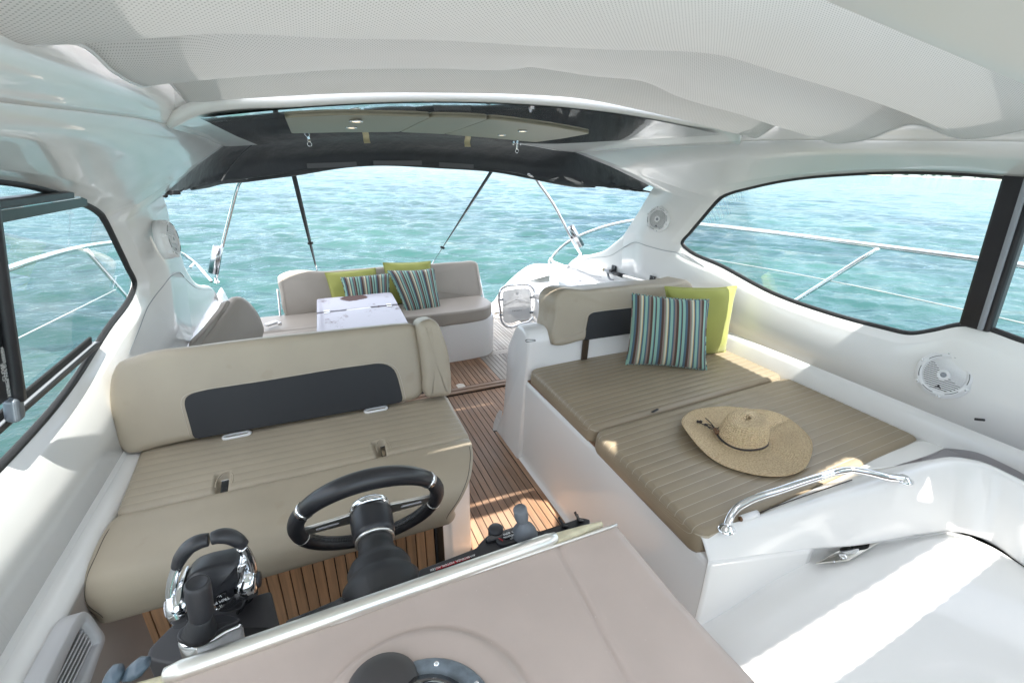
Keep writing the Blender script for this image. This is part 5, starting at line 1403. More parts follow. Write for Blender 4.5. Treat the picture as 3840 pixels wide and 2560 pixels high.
# ------------------------------------------------------------------ gate, stern quarter, lockers, boat hook
def stern_right():
    yg = 3.95
    G = lambda x, y: oy(('E', x, y), yg)
    t = thing("swing_gate", G(1205, 680), "frosted acrylic swing gate in a polished tubular frame", "gate")
    loop = [G(1085, 470), G(1098, 425), G(1135, 402), G(1200, 393), G(1280, 393), G(1310, 410), G(1327, 455), G(1325, 540), G(1318, 610), G(1290, 640), G(1240, 655), G(1165, 678), G(1130, 672), G(1103, 640), G(1092, 560)]
    P = cat(loop, 80, True)
    v, f = tube(P, .0125, 10, None, True); obj("frame", v, f, CHROME, t)
    pan = [G(1106, 452), G(1120, 432), G(1255, 414), G(1290, 420), G(1303, 450), G(1300, 600), G(1285, 620), G(1170, 650), G(1128, 652), G(1112, 630)]
    slab("panel", fillet(pan, .015, 4), (0, .008, 0), FROST, t, .002)
    for x, y in ((1098, 492), (1307, 476), (1098, 596), (1303, 578)):
        bevel(MB().box(G(x, y) + V(0, -.004, 0), (.020, .010, .009)).build("clip", GREYPL, t, False), .004)
    rt, up = unit(G(1290, 545) - G(1115, 565)), unit(G(1120, 440) - G(1112, 620))
    for k, pts in enumerate(([(1112, 532), (1202, 494), (1292, 512)], [(1112, 536), (1205, 506), (1292, 517)])):
        pp = [G(*p) + V(0, -.003, 0) for p in pts]
        MB().tube([pp[0], pp[1]], .0022 if k == 0 else .0012, 6).tube([pp[1], pp[2]], .0022 if k == 0 else .0012, 6).build("emblem_stroke", PRINTG, t)
    tri = [G(1205, 436) + V(0, -.002, 0), G(1217, 458) + V(0, -.002, 0), G(1194, 460) + V(0, -.002, 0)]
    obj("emblem_triangle", tri, [(0, 1, 2)], mat("pale_print", (.66, .67, .67), .5), t, False)
    text("A Z I M U T", G(1204, 551) + V(0, -.003, 0), rt, up, .034, mat("silver_print", (.50, .51, .52), .5), t)
    text("Y A C H T S", G(1204, 567) + V(0, -.003, 0), rt, up, .019, PRINTD, t)
    c0, c1 = G(1352, 602), G(1352, 500)
    h = MB(); h.lathe(c0 + V(0, .01, 0), c1 - c0, [(.028, 0), (.032, .006), (.032, .115), (.028, .12), (.034, .124), (.034, .136), (.02, .14), (0, .142)], 20); h.build("hinge_post", CHROME, t)
    bevel(MB().box((c0 + c1) / 2 + V(-.045, .005, .02), (.025, .008, .012)).build("hinge_arm", CHROME, t, False), .002)
    bevel(MB().box((c0 + c1) / 2 + V(-.045, .005, -.03), (.025, .008, .012)).build("hinge_arm", CHROME, t, False), .002)

    # white stern quarter: high curved bulwark beyond the gate
    q = thing("stern_bulwark", (2.3, 5.2, .024), "curved white bulwark at the right stern with a square socket", "bulwark")
    YQ = 4.95
    prof = [('E', 1000, 620), ('E', 1020, 565), ('E', 1060, 505), ('E', 1100, 440), ('E', 1160, 375), ('E', 1235, 310), ('E', 1290, 275), ('E', 1335, 263), ('E', 1420, 262), ('E', 1570, 272)]
    top = cat([oy(p, YQ) for p in prof], 40)
    bot = np.array([V(top[-1][0], YQ, .03), V(top[0][0] - .01, YQ, .03)])
    out = np.concatenate([top, bot])
    slab("moulding", out, V(.04, .13, .0), GEL, q, .05, seg=6)
    s = [oy(p, YQ - .004) for p in (('E', 1474, 290), ('E', 1510, 293), ('E', 1508, 340), ('E', 1474, 332))]
    slab("socket_plate", fillet(s, .01, 3), (0, .012, 0), PALEPL, q, .003)
    cc = sum(s) / 4
    for dx in (-.022, .022):
        bevel(MB().box(cc + V(dx, -.003, .012 * (1 if dx > 0 else -1)), (.010, .004, .014)).build("socket_hole", FOAM, q, False), .003)

    # stepped lockers between the cabinet and the quarter
    k = thing("side_locker", (2.0, 3.4, .024), "stepped white locker mouldings with a chrome catch behind the lounge backrest", "locker")
    zl = .66
    a = [oz(p, zl) for p in (('E', 1366, 468), ('E', 1480, 412), ('E', 1530, 345))] 
    poly = [V(a[0][0], a[0][1], zl), V(a[0][0] + .02, 2.62, zl), V(2.42, 2.62, zl), V(2.42, 4.35, zl), V(a[2][0], 4.35, zl), V(a[1][0], a[1][1] + .05, zl)]
    lower = [V(1.78, 2.66, .56), V(2.41, 2.66, .56), V(2.41, 4.25, .56), V(2.02, 4.25, .56), V(1.80, 3.6, .56)]
    slab("lower_step", fillet(lower, .05, 5), (0, 0, -.535), GEL, k, .02)
    for j in range(4):
        o = MB().box((1.865 + j * .040, 3.45, .5615), (.0175, .38, .003)).build("step_plank", TEAKG, k, False); bevel(o, .001, 1)
    up_ = [V(2.02, 2.66, .72), V(2.41, 2.66, .72), V(2.41, 4.1, .72), V(2.22, 4.1, .72), V(2.06, 3.7, .72)]
    slab("upper_step", fillet(up_, .04, 5), (0, 0, -.17), GEL, k, .025)
    lid = [V(2.09, 2.75, .728), V(2.37, 2.75, .728), V(2.37, 3.7, .728), V(2.13, 3.7, .728)]
    slab("lid", fillet(lid, .03, 5), (0, 0, -.016), GEL, k, .006)
    cpt = oz(('E', 1640, 360), .732)
    bevel(MB().box(cpt, (.035, .022, .005)).build("catch", CHROME, k, False), .003)
    bevel(MB().box(oy(('E', 1513, 372), 3.9), (.012, .02, .018)).build("drain_fitting", BLACK, k, False), .004)

    # telescopic boat hook on two clips against the hull side
    X1 = 2.385
    b = thing("boat_hook", ox(('E', 1990, 350), X1), "grey telescopic boat hook held in two black clips on the right hull side", "boat hook")
    W = lambda x, y, d=0: ox(('E', x, y), X1 - d)
    MB().tube([W(1905, 328), W(2100, 378), W(2300, 432)], .0135, 12, 20).build("shaft", SATIN, b)
    MB().tube([W(1862, 314), W(1925, 333)], .0175, 12).build("grip", RUBBER, b)
    MB().tube([W(1790, 291), W(1800, 294)], .013, 12).build("tip", mat("olive_plastic", (.22, .19, .07), .5), b)
    MB().tube([W(1799, 294), W(1830, 303), W(1865, 315)], [.012, .018, .014], 12).build("head", GREYPL, b)
    MB().tube([W(1818, 300), W(1820, 325), W(1832, 352), W(1856, 359)], [.013, .010, .008, .005], 10, 16).build("hook", GREYPL, b)
    for x, y in ((1860, 285), (2120, 358)):
        c = W(x, y, -.012)
        bevel(MB().box(c, (.006, .030, .030)).build("clip_plate", BLACK, b, False), .003)
        bevel(MB().box(W(x - 12, y + 14, .002), (.022, .020, .012)).build("clip_jaw", BLACK, b, False), .005)
        for dy, dz in ((-.02, .02), (.02, .02), (.02, -.02)):
            MB().lathe(c + V(-.007, dy, dz), (-1, 0, 0), [(.004, 0), (.003, .002), (0, .0025)], 8).build("screw", CHROME, b)
stern_right()

# ------------------------------------------------------------------ loudspeakers
def speaker(c, n, up, rad, label, proud=.02):
    c = np.array(c, float); u, v, n = frame_of(n, up)
    t = thing("loudspeaker", c, label, "loudspeaker", "round white marine loudspeakers")
    MB().lathe(c, n, [(rad * 1.10, -.012), (rad * 1.10, proud * .35), (rad * 1.06, proud * .6), (rad, proud * .62), (rad * .99, proud), (rad * .93, proud * 1.12), (rad * .80, proud * 1.05), (rad * .775, proud * .8), (rad * .77, -.011)], 48, up).build("bezel", WHITEPL, t)
    MB().lathe(c, n, [(rad * .768, 0), (rad * .768, proud * .3), (.0001, proud * .32)], 32, up).build("cone_shadow", DARKGAP, t)  # near-black disc paints the shade behind the slats
    g = MB(); N = 17; R2 = rad * .775
    for k in range(N):
        y = (k + .5) / N * 2 - 1; w = R2 * math.sqrt(max(0, 1 - y * y))
        g.box(c + v * y * R2 + n * proud * .86, (w, R2 / N * .60, proud * .12), [u, v, n])
    g.build("grille", WHITEPL, t, False, kind="stuff")
    MB().lathe(c + n * proud * .9, n, [(rad * .25, -.002), (rad * .25, .004), (rad * .22, .007), (rad * .14, .0075), (rad * .13, .005), (.0001, .006)], 24, up).build("hub", WHITEPL, t)
    MB().lathe(c + n * (proud * .9 + .0052), n, [(rad * .115, 0), (rad * .10, .002), (.0001, .003)], 18, up).build("hub_mesh", GREYPL, t)
    for k in range(6):
        a = math.radians(90 + 60 * k + 8); p = c + (u * math.cos(a) + v * math.sin(a)) * rad * 1.0
        d = u * math.cos(a) + v * math.sin(a); s = -u * math.sin(a) + v * math.cos(a)
        o = MB().box(p + n * proud * .75, (rad * .075, rad * .10, proud * .30), [d, s, n]).build("tab", WHITEPL, t, False); bevel(o, .003, 2)
        MB().lathe(p + n * proud * 1.05, n, [(rad * .045, 0), (rad * .04, .0022), (.0001, .0026)], 10, up).build("screw", CHROME, o)
    for k in range(6):
        a0 = math.radians(90 + 60 * k + 22); pts = [c + (u * math.cos(a0 + s) + v * math.sin(a0 + s)) * rad * .89 + n * proud * 1.13 for s in np.linspace(0, math.radians(32), 8)]
        MB().tube(pts, rad * .014, 6).build("groove", PRINTD, t)
    q = c - v * R2 * .80 + n * proud * 1.0
    obj("emblem", [q + v * rad * .12 - u * rad * .012, q + v * rad * .12 + u * rad * .012, q + u * rad * .14 - v * rad * .04, q + u * rad * .04 - v * rad * .01, q - u * rad * .04 - v * rad * .01, q - u * rad * .14 - v * rad * .04], [(0, 1, 2, 3, 4, 5)], PRINTD, t, False)
    return t
cR = ox((3545, 1405), 2.425)
speaker(cR, (-1, -.10, .22), (0, 0, 1), .093, "big round white loudspeaker on the right hull side below the window", .02)
cP = ox((2474, 822), 2.33)
speaker(cP + V(-.012, 0, 0), (-.90, -.40, .14), (0, 0, 1), .082, "round white loudspeaker on the right pillar beside the canopy end", .02)
cL = ox((606, 897), -.655)
speaker(cL + V(.014, -.02, 0), (.995, -.045, .06), (0, 0, 1), .082, "round white loudspeaker on the left pillar, seen edge on", .036)

# ------------------------------------------------------------------ dashboard
ZD = .95
def dash():
    t = thing("dashboard", (.1, .45, ZD), "taupe dashboard with a bright metal edge trim, below the camera", "dashboard")
    rl = oz((560, 2585), ZD); rr_ = oz((2316, 1962), ZD)
    edge = [rl, oz((1270 + .5548 * 1470, 1690 + .5548 * 640), ZD), rr_]
    right = [rr_, oz(('H', 2343, 1035), ZD), oz(('I', 0, 970), ZD), oz(('I', 250, 1240), ZD), oz(('I', 560, 1568), ZD), oz(('I', 900, 1990), ZD)]
    rgt = cat(right, 30)
    nu = 150
    v, f = [], []
    # grid between the rear edge and the front, with the raised compass bed and the seams pressed in
    RE = [rl + (rr_ - rl) * s for s in np.linspace(0, 1, nu)]
    def circ(a, b, c):
        a, b, c = a[:2], b[:2], c[:2]; A = 2 * np.array([b - a, c - a]); r = np.array([b @ b - a @ a, c @ c - a @ a]); o = np.linalg.solve(A, r); return V(o[0], o[1], ZD), np.linalg.norm(a - o)
    cc, ra = circ(oz(('H', 0, 1545), ZD), oz(('H', 640, 1212), ZD), oz(('H', 1225, 1545), ZD))
    ck0, rk = circ(oz(('H', 500, 1458), ZD), oz(('H', 690, 1432), ZD), oz(('H', 965, 1568), ZD))
    g0, g1 = oz(('H', 1484, 640), ZD), oz(('H', 1985, 1600), ZD)
    gd = unit(g1 - g0); gn = V(-gd[1], gd[0], 0)
    nv = 150
    YF = -.10
    for j in range(nv):
        w = j / (nv - 1); y = RE[0][1] * (1 - w) + YF * w
        yy = rr_[1] * (1 - w) + YF * w
        xr_ = np.interp(yy, [p[1] for p in rgt[::-1]], [p[0] for p in rgt[::-1]])
        for i in range(nu):
            s = i / (nu - 1); x = (rl[0] - .25 * w) * (1 - s) + xr_ * s; Y_ = y * (1 - s) + yy * s
            p = V(x, Y_, ZD)
            d = np.linalg.norm(p - cc); z = 0
            z += .010 * (1 / (1 + math.exp((d - ra) / .003))) - .003 * math.exp(-((d - ra - .008) / .005) ** 2)
            dg = np.dot(p - g0, gn); al = np.dot(p - g0, gd)
            if -.05 < al: z -= .0045 * math.exp(-(dg / .0055) ** 2)
            z -= .05 * max(0, w - .55) ** 2
            edge_ = min(s, 1 - s) * 1.0
            if 1 - s < .03: z -= .012 * ((.03 - (1 - s)) / .03) ** 2
            v.append(p + V(0, 0, z))
    f = [(j * nu + i, j * nu + i + 1, (j + 1) * nu + i + 1, (j + 1) * nu + i) for j in range(nv - 1) for i in range(nu - 1)]
    o = obj("top_panel", v, f, DASHV, t)
    # right flank and rear fascia below the top
    fl = [p + V(-.002, 0, -.012) for p in rgt]
    sheet("side_flank", [fl, [p + V(.010, 0, -.06) for p in fl], [p + V(-.02, .0, -.95) for p in fl]], 30, 8, DASHV, t, .006)
    sheet("rear_fascia", [[rl + V(0, -.012, -.006), rr_ + V(-.01, -.012, -.006)], [rl + V(0, -.012, -.30), rr_ + V(-.01, -.012, -.30)], [rl + V(0, -.16, -.95), rr_ + V(-.01, -.16, -.95)]], 12, 8, GELM, t, .006)
    # metal trim with cream foam where the cover is gone
    a, b = oz(('G', 1128, 1512), ZD + .006), oz(('H', 1462, 590), ZD + .006)
    d = unit(b - a); q = [a - d * .006 - V(0, 0, .008), a, a + d * .02] + [a + (b - a) * s for s in np.linspace(.08, .92, 8)] + [b - d * .02, b, b + d * .006 - V(0, 0, .008)]
    vv, ff = tube(q, [.006, .0125, .0155] + [.0158] * 8 + [.0155, .0130, .006], 16)
    obj("edge_trim", vv, ff, SATIN, t)
    fq = [oz(p, ZD + .004) for p in (('H', 1455, 590), ('H', 1468, 545), ('H', 1640, 498), ('H', 1775, 468), ('H', 1790, 492), ('H', 1640, 560), ('H', 1470, 632))]
    slab("foam_edge", fq, (0, 0, -.012), FOAM, t, .005, puff=.003)
    fq = [oz(p, ZD + .004) for p in (('G', 760, 1640), ('G', 900, 1560), ('G', 1115, 1500), ('G', 1135, 1545), ('G', 1000, 1640))]
    slab("foam_edge", fq, (0, 0, -.012), FOAM, t, .005, puff=.003)
    MB().tube([oz(('H', -60, 1175), ZD + .003), oz(('H', 700, 900), ZD + .003), oz(('H', 1470, 640), ZD + .003), oz(('H', 1880, 500), ZD + .003)], .0035, 8, 20).build("edge_piping", SATIN, t)
    # compass seen from above
    k = thing("compass", ck0 + V(0, 0, .008), "round grey compass half cut by the bottom of the frame, on the dashboard", "compass")
    ck = ck0 + V(0, 0, .007)
    MB().lathe(ck, (0, 0, 1), [(rk, 0), (rk, .006), (rk * .96, .010), (rk * .80, .012), (rk * .76, .008), (rk * .70, .008)], 48).build("ring", mat("aged_grey_ring", (.16, .19, .22), .5, bump=(60, .5, .003), var=(40, .35)), k)
    MB().lathe(ck, (0, 0, 1), [(rk * .72, .006), (rk * .70, .018), (rk * .5, .030), (rk * .2, .036), (.0001, .037)], 32).build("dome", BLACKG, k)
    for a_ in range(8):
        an = a_ * math.pi / 4 + .35
        MB().lathe(ck + V(rk * .88 * math.cos(an), rk * .88 * math.sin(an), .010), (0, 0, 1), [(.005, 0), (.0045, .002), (0, .003)], 10).build("screw", CHROME, k)
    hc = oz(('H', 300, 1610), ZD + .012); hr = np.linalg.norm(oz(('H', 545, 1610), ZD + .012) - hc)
    MB().lathe(hc, (0, 0, 1), [(hr, -.004), (hr, .004), (hr * .9, .012), (hr * .6, .020), (.0001, .023)], 40).build("shadow_dome", mat("charcoal_shadow_dome", (.055, .05, .05), .5, bump=(300, .08, .001)), k)  # dark dome models the shadow of the compass dome together with a part
    # instrument shelf, warning label, trim tab switches, joystick, fins
    i_ = thing("instrument_console", oz(('H', 1100, 620), .93), "black instrument console with trim switches, aft of the dashboard trim", "console")
    zc = .935
    sh = [oz(p, zc) for p in (('H', 535, 880), ('H', 540, 800), ('H', 930, 652), ('H', 955, 615), ('H', 1010, 562), ('H', 1245, 488), ('H', 1300, 498), ('H', 1350, 540), ('H', 1420, 520), ('H', 1640, 446), ('H', 1702, 460), ('H', 1690, 520), ('H', 1450, 600), ('H', 950, 760))]
    slab("shelf", fillet(sh, .006, 3), (0, 0, -.06), BLACK, i_, .004)
    rs = [oz(p, zc + .010) for p in (('H', 985, 585), ('H', 1030, 560), ('H', 1235, 495), ('H', 1280, 503), ('H', 1265, 530), ('H', 1010, 610))]
    slab("raised_rim", fillet(rs, .006, 3), (0, 0, -.02), BLACKG, i_, .003)
    tr = [oz(p, zc + .008) for p in (('H', 1042, 572), ('H', 1210, 520), ('H', 1235, 600), ('H', 1118, 634), ('H', 1078, 620))]
    slab("switch_plate", fillet(tr, .004, 3), (0, 0, -.02), BLACK, i_, .003)
    for p in (((1102, 560), (1150, 546), (1172, 575), (1130, 590)), ((1162, 542), (1212, 527), (1225, 558), (1185, 572))):
        qd = [oz(('H', x, y), zc + .014) for x, y in p]
        slab("rocker_switch", fillet(qd, .003, 3), (0, 0, -.010), BLACKG, i_, .002)
        cxy = sum(qd) / 4; rr0 = unit(qd[1] - qd[0])
        text("BOW", cxy + V(0, .004, .0006), -rr0, V(0, -1, 0) , .0075, PRINTW, i_, "switch_lettering"); text("DOWN", cxy + V(0, -.005, .0006), -rr0, V(0, -1, 0), .0065, PRINTW, i_, "switch_lettering")
    text("LENCO", oz(('H', 1195, 577), zc + .0085), -unit(tr[1] - tr[0]), V(0, -1, 0), .009, PRINTW, i_, "maker_lettering")
    for s in range(8):
        bar("led_mark", oz(('H', 1066 + s * 5.5, 575 + s * 3.6), zc + .0085), oz(('H', 1071 + s * 5.5, 583 + s * 3.6), zc + .0085), .0012, .0008, RED, i_, V(0, 0, 1), 0, 0)
    lb_ = [oz(p, zc + .002) for p in (('H', 653, 788), ('H', 885, 708), ('H', 888, 722), ('H', 660, 802))]
    slab("warning_label", lb_, (0, 0, -.003), RED, i_, .0005)
    cl = sum(lb_) / 4
    text("AVVERTENZA  MOTORI ACCESI", cl + V(0, 0, .0009), -unit(lb_[1] - lb_[0]), V(0, -1, 0), .0072, PRINTW, i_, "label_lettering")
    c = oz(('H', 1062, 530), zc + .01); MB().lathe(c, (0, 0, 1), [(.018, -.02), (.018, .002), (.015, .006), (0, .006)], 18).build("knob", BLACK, i_)
    for p0_, p1_, p2_ in ((('H', 1515, 525), ('H', 1500, 462), ('H', 1560, 515)), (('H', 1620, 490), ('H', 1610, 425), ('H', 1665, 478))):
        base = oz(p0_, zc); yv = base[1] - .012
        tri = [oz(p0_, zc), oy(p1_, yv), oz(p2_, zc)]
        tp = oy(p1_, yv)
        slab("fin", fillet([tri[0], tp, (tri[2] + tp) / 2 + V(-.004, 0, -.006), tri[2]], [.002, .004, .01, .002], 4), V(0, .010, 0), BLACK, i_, .003)
    # bow thruster joystick
    j = thing("thruster_joystick", oz(('H', 1262, 575), zc), "small grey thruster joystick standing in a ribbed rubber boot", "joystick")
    bq = oz(('H', 1258, 578), zc); yq = bq[1]
    tp = oy(('H', 1224, 388), yq - .01); nk = oy(('H', 1243, 480), yq - .004)
    ax_ = tp - nk; L = np.linalg.norm(ax_)
    MB().lathe(nk, ax_, [(.0075, -.006), (.008, 0), (.0145, L * .22), (.0158, L * .35), (.0155, L * .93), (.013, L * 1.0), (0, L * 1.0)], 20).build("grip", SLATE, j)
    H_ = np.linalg.norm(nk - bq)
    MB().lathe(bq, nk - bq, [(.030, 0), (.031, H_ * .10), (.026, H_ * .16), (.029, H_ * .30), (.022, H_ * .36), (.025, H_ * .5), (.018, H_ * .56), (.019, H_ * .68), (.011, H_ * .78), (.0085, H_ * 1.05), (0, H_ * 1.06)], 22).build("boot", SLATE, j)
    # rounded pod and black plinth below the throttle
    pod = [oz(p, .925) for p in (('G', 1905, 1165), ('G', 1930, 1135), ('G', 2060, 1078), ('G', 2230, 1010), ('G', 2318, 968), ('G', 2335, 985), ('G', 2335, 1010), ('G', 2200, 1090))]
    slab("gauge_pod", cat(pod, 40, True), (0, 0, -.05), mat("charcoal_pod", (.06, .062, .068), .4, bump=(300, .05, .001)), i_, .012, puff=.004)
    pl = [oz(p, .872) for p in (('G', 985, 1405), ('G', 1005, 1330), ('G', 1185, 1150), ('G', 1500, 1030), ('G', 1832, 942), ('G', 1875, 1120), ('G', 1900, 1200), ('G', 1150, 1440))]
    slab("plinth", fillet(pl, .006, 3), (0, 0, -.10), mat("charcoal_plinth", (.045, .043, .047), .45, bump=(500, .08, .0005)), i_, .005)
dash()

# ------------------------------------------------------------------ steering wheel
def wheel():
    def w5(x, y): return (1050 + .33159 * x, 1740 + .33159 * y)
    C0 = (oy((1088, 1990), 1.0) + oy((1656, 1850), 1.0)) / 2
    a = R(27); ax = V(0, math.cos(a), math.sin(a)); rt = V(1, 0, 0); up = np.cross(rt, ax); up = up if up[2] > 0 else -up
    rt = unit(V(1, 0.0, 0)); Rr = .172
    t = thing("steering_wheel", C0, "black leather steering wheel with chrome clips and slotted spokes", "steering wheel")
    def P(deg, r=Rr, h=0): b = R(deg); return C0 + (rt * math.sin(b) + up * math.cos(b)) * r + ax * h
    def arc(a0, a1, r0, r1, name, m, n=40, mid=None):
        ang = np.linspace(a0, a1, n); rad = [r0 + (r1 - r0) * (i / (n - 1)) + (mid or 0) * math.sin(math.pi * i / (n - 1)) for i in range(n)]
        v, f = tube([P(x) for x in ang], rad, 16); return obj(name, v, f, m, t)
    arc(-54, 54, .0200, .0200, "rim_top", LEATHER, 44, .0045)
    perf = mat("perforated_leather", (.020, .020, .023), .42, bump=(900, .6, .002))
    arc(58, 106, .0195, .0185, "rim_side", perf); arc(-106, -58, .0185, .0195, "rim_side", perf)
    arc(106.5, 173, .0188, .0175, "rim_bottom", LEATHER); arc(-173, -106.5, .0175, .0188, "rim_bottom", LEATHER)
    for d in (56, -56, 175, -175):
        v, f = tube([P(d - 2.2), P(d), P(d + 2.2)], .0212, 18); obj("chrome_clip", v, f, CHROME, t)
    for d in (106, -106):
        v, f = tube([P(d - .5), P(d + .5)], .0196, 18); obj("clip_ring", v, f, SATIN, t)
    # stitching on the inner side of the lower rim
    st = MB()
    for s in (1, -1):
        for k in range(34):
            d = s * (112 + k * 1.75); q = P(d, Rr - .0178, -.006); q2 = P(d + s * .8, Rr - .0178, .006); st.tube([q, q2], .0011, 5)
            st.tube([P(d + s * .8, Rr - .0178, -.006), P(d, Rr - .0178, .006)], .0011, 5)
    st.build("stitching", BLACKG, t, kind="stuff")
    # spokes
    for d in (98, -98):
        c, s = P(d, .045, -.006), P(d, Rr - .012, -.002); e = unit(s - c); w = unit(np.cross(ax, e))
        pts = [c - w * .026, s - w * .017, s + w * .017, c + w * .026]
        slab("spoke", fillet(pts, .004, 3), ax * .008, SATIN, t, .002)
        sl = [c + e * .032 - w * .004, s - e * .028 - w * .004, s - e * .028 + w * .004, c + e * .032 + w * .004]
        slab("spoke_slot", fillet(sl, .0035, 4) - ax * .0006, ax * .0012, PALEPL, t, .0003)
    c, s = P(180, .04, -.006), P(180, Rr - .012, -.002); e = unit(s - c); w = unit(np.cross(ax, e))
    slab("spoke", [c - w * .024, s - w * .020, s + w * .020, c + w * .024], ax * .008, SATIN, t, .002)
    MB().lathe(C0 + ax * .004, ax, [(.05, 0), (.05, .012), (.044, .020), (.03, .022), (0, .022)], 32).build("horn_cap", CHROME, t)
    # boss and column, pointing forward to the dash
    hubc = oy(w5(1075, 720), .955); bas = oy(w5(1165, 1420), .80)
    hd = unit(hubc - C0) ; L = np.linalg.norm(hubc - C0)
    q = [C0 - ax * .004, C0 - ax * .03, hubc * .5 + C0 * .5 - ax * .03]
    axis = unit(C0 - ax * .0 - bas); Lc = np.linalg.norm(C0 - bas)
    u, v_, n_ = frame_of(axis, (0, 0, 1))
    MB().lathe(C0 - axis * .006, -axis, [(.050, 0), (.0520, .010), (.0500, .060), (.0470, .074), (.0001, .075)], 36).build("boss", BLACK, t)
    MB().lathe(C0 - axis * .082, -axis, [(.0455, -.006), (.0465, 0), (.0465, .003), (.040, .004)], 36).build("boss_ring", SATIN, t)
    MB().lathe(bas - axis * .05, axis, [(.078, 0), (.080, .02), (.086, .045), (.084, .062), (.074, .075), (.070, .085), (.071, .098), (.062, .116), (.046, .128), (.041, .150), (.040, Lc + .05 - .08)], 40).build("column_boot", BLACKG if False else RUBBER, t)
wheel()

# ------------------------------------------------------------------ throttle and joystick on the left
def throttle():
    def q5(x, y): return (500 + .3827 * x, 1900 + .3827 * y)
    y0 = .845
    T = lambda x, y, d=0: oy(q5(x, y), y0 + d)
    t = thing("twin_throttle", T(760, 1050), "twin chrome throttle levers with black grips on a black housing", "throttle")
    body = [T(440, 1095), T(432, 960), T(470, 780), T(560, 670), T(720, 610), T(1000, 552), T(1060, 575), T(1070, 700), T(1060, 900), T(1010, 945), T(780, 1010)]
    slab("housing", fillet(body, .012, 4), V(0, .065, -.01), BLACK, t, .014, puff=.012)
    for s in ([T(415, 1205, -.006), T(412, 1000, -.006), T(440, 790, -.006), T(462, 770, -.006), T(448, 1000, -.006), T(455, 1090, -.006), T(540, 1095, -.006), T(480, 1190, -.006)], [T(1005, 940, -.006), T(1022, 760, -.006), T(1050, 570, -.006), T(1095, 560, -.006), T(1090, 640, -.006), T(1065, 800, -.006), T(1060, 1000, -.006), T(930, 1050, -.006), T(810, 1030, -.006), T(800, 1010, -.006), T(930, 985, -.006)]):
        slab("chrome_surround", cat(s, 50, True), V(0, .055, -.004), CHROME, t, .004)
    sw = [T(806, 885, -.016), T(908, 842, -.016), T(914, 950, -.016), T(806, 985, -.016)]
    slab("trim_switch", fillet(sw, .004, 3), V(0, .014, 0), BLACKG, t, .002)
    c = sum(sw) / 4; rr = unit(sw[1] - sw[0]); uu = unit(sw[0] - sw[3])
    nf = unit(np.cross(rr, uu)); nf = nf if nf[1] < 0 else -nf
    text("TRIM PT", c + nf * .0012, -rr, -uu, .0085, PRINTW, t, "switch_lettering")
    text("<", c + nf * .0012 + uu * .012, uu * -1, -rr, .009, PRINTW, t, "switch_arrow"); text(">", c + nf * .0012 - uu * .012, uu * -1, -rr, .009, PRINTW, t, "switch_arrow")
    # levers
    lv = [T(392, 960, .02), T(374, 840, .02), T(392, 690, .02), T(440, 560, .02)]
    rv = [T(1150, 680, .02), T(1158, 590, .02), T(1122, 480, .02), T(1062, 385, .02)]
    for L in (lv, rv):
        v, f = tube(L, [.015, .012, .0115, .012], 16, 20, False, .8); obj("lever", v, f, CHROME, t)
    gl = [T(425, 580, .02), T(480, 470, .02), T(570, 375, .02), T(660, 335, .02), T(738, 318, .02)]
    gr = [T(1085, 372, .02), T(1010, 318, .02), T(930, 285, .02), T(840, 285, .02), T(770, 305, .02)]
    for g in (gl, gr):
        v, f = tube(g, [.012, .0150, .0160, .0160, .0135], 16, 24, False, .85); obj("grip", v, f, BLACK, t)
    for p, m in ((T(378, 985, .015), PALEPL), (T(1190, 720, .015), BLACK)):
        sx = -1 if p[0] < T(760, 900)[0] else 1
        MB().lathe(p, (sx, -.1, 0), [(.030, -.03), (.033, -.010), (.030, .002), (.022, .006), (0, .007)], 28).build("pivot", CHROME, t)
        MB().lathe(p + V(sx * .007, 0, 0), (sx, -.1, 0), [(.016, 0), (.015, .003), (0, .004)], 20).build("pivot_cap", m, t)
    bs = [T(1000, 1060, .0), T(1100, 1010, .02), T(1185, 880, .03), T(1175, 800, .03), T(1100, 880, .01)]
    slab("base_foot", cat(bs, 30, True), V(0, .05, -.01), BLACKG, t, .006)
    # docking joystick in front of it
    y1 = .772
    Q = lambda x, y, d=0: oy(q5(x, y), y1 + d)
    j = thing("docking_joystick", Q(640, 1300), "thick black docking joystick on a chrome base in front of the throttles", "joystick")
    b0, tp = Q(672, 1075), Q(622, 735)
    ax = tp - b0; H = np.linalg.norm(ax); r0 = np.linalg.norm(Q(770, 900) - Q(500, 925)) / 2
    MB().lathe(b0, ax, [(r0 * .80, -.004), (r0 * .93, .006), (r0 * 1.0, H * .5), (r0 * 1.0, H * .88), (r0 * .93, H * .97), (r0 * .80, H), (r0 * .72, H * .985), (0, H * .98)], 36).build("grip", mat("satin_black_rubber", (.03, .03, .034), .45, bump=(900, .08, .0005)), j)
    b1 = Q(650, 1225)
    a2 = b0 - b1; H2 = np.linalg.norm(a2)
    MB().lathe(b1, a2, [(r0 * 1.32, -.004), (r0 * 1.30, H2 * .15), (r0 * 1.12, H2 * .25), (r0 * 1.15, H2 * .45), (r0 * .98, H2 * .55), (r0 * 1.0, H2 * .75), (r0 * .85, H2 * .85), (r0 * .86, H2 * 1.05), (0, H2 * 1.05)], 36).build("boot", RUBBER, j)
    pl = [Q(425, 1280, -.02), Q(440, 1215, .02), Q(560, 1120, .05), Q(860, 1045, .06), Q(985, 1065, .06), Q(1040, 1095, .04), Q(860, 1180, .0), Q(740, 1255, -.02), Q(560, 1318, -.03), Q(470, 1312, -.03)]
    z_ = np.mean([p[2] for p in pl])
    pl = [oz(q5(x, y), z_ + dz) for (x, y), dz in zip(((425, 1280), (440, 1215), (560, 1120), (860, 1045), (985, 1065), (1045, 1095), (870, 1185), (745, 1260), (560, 1320), (470, 1314)), [0] * 10)]
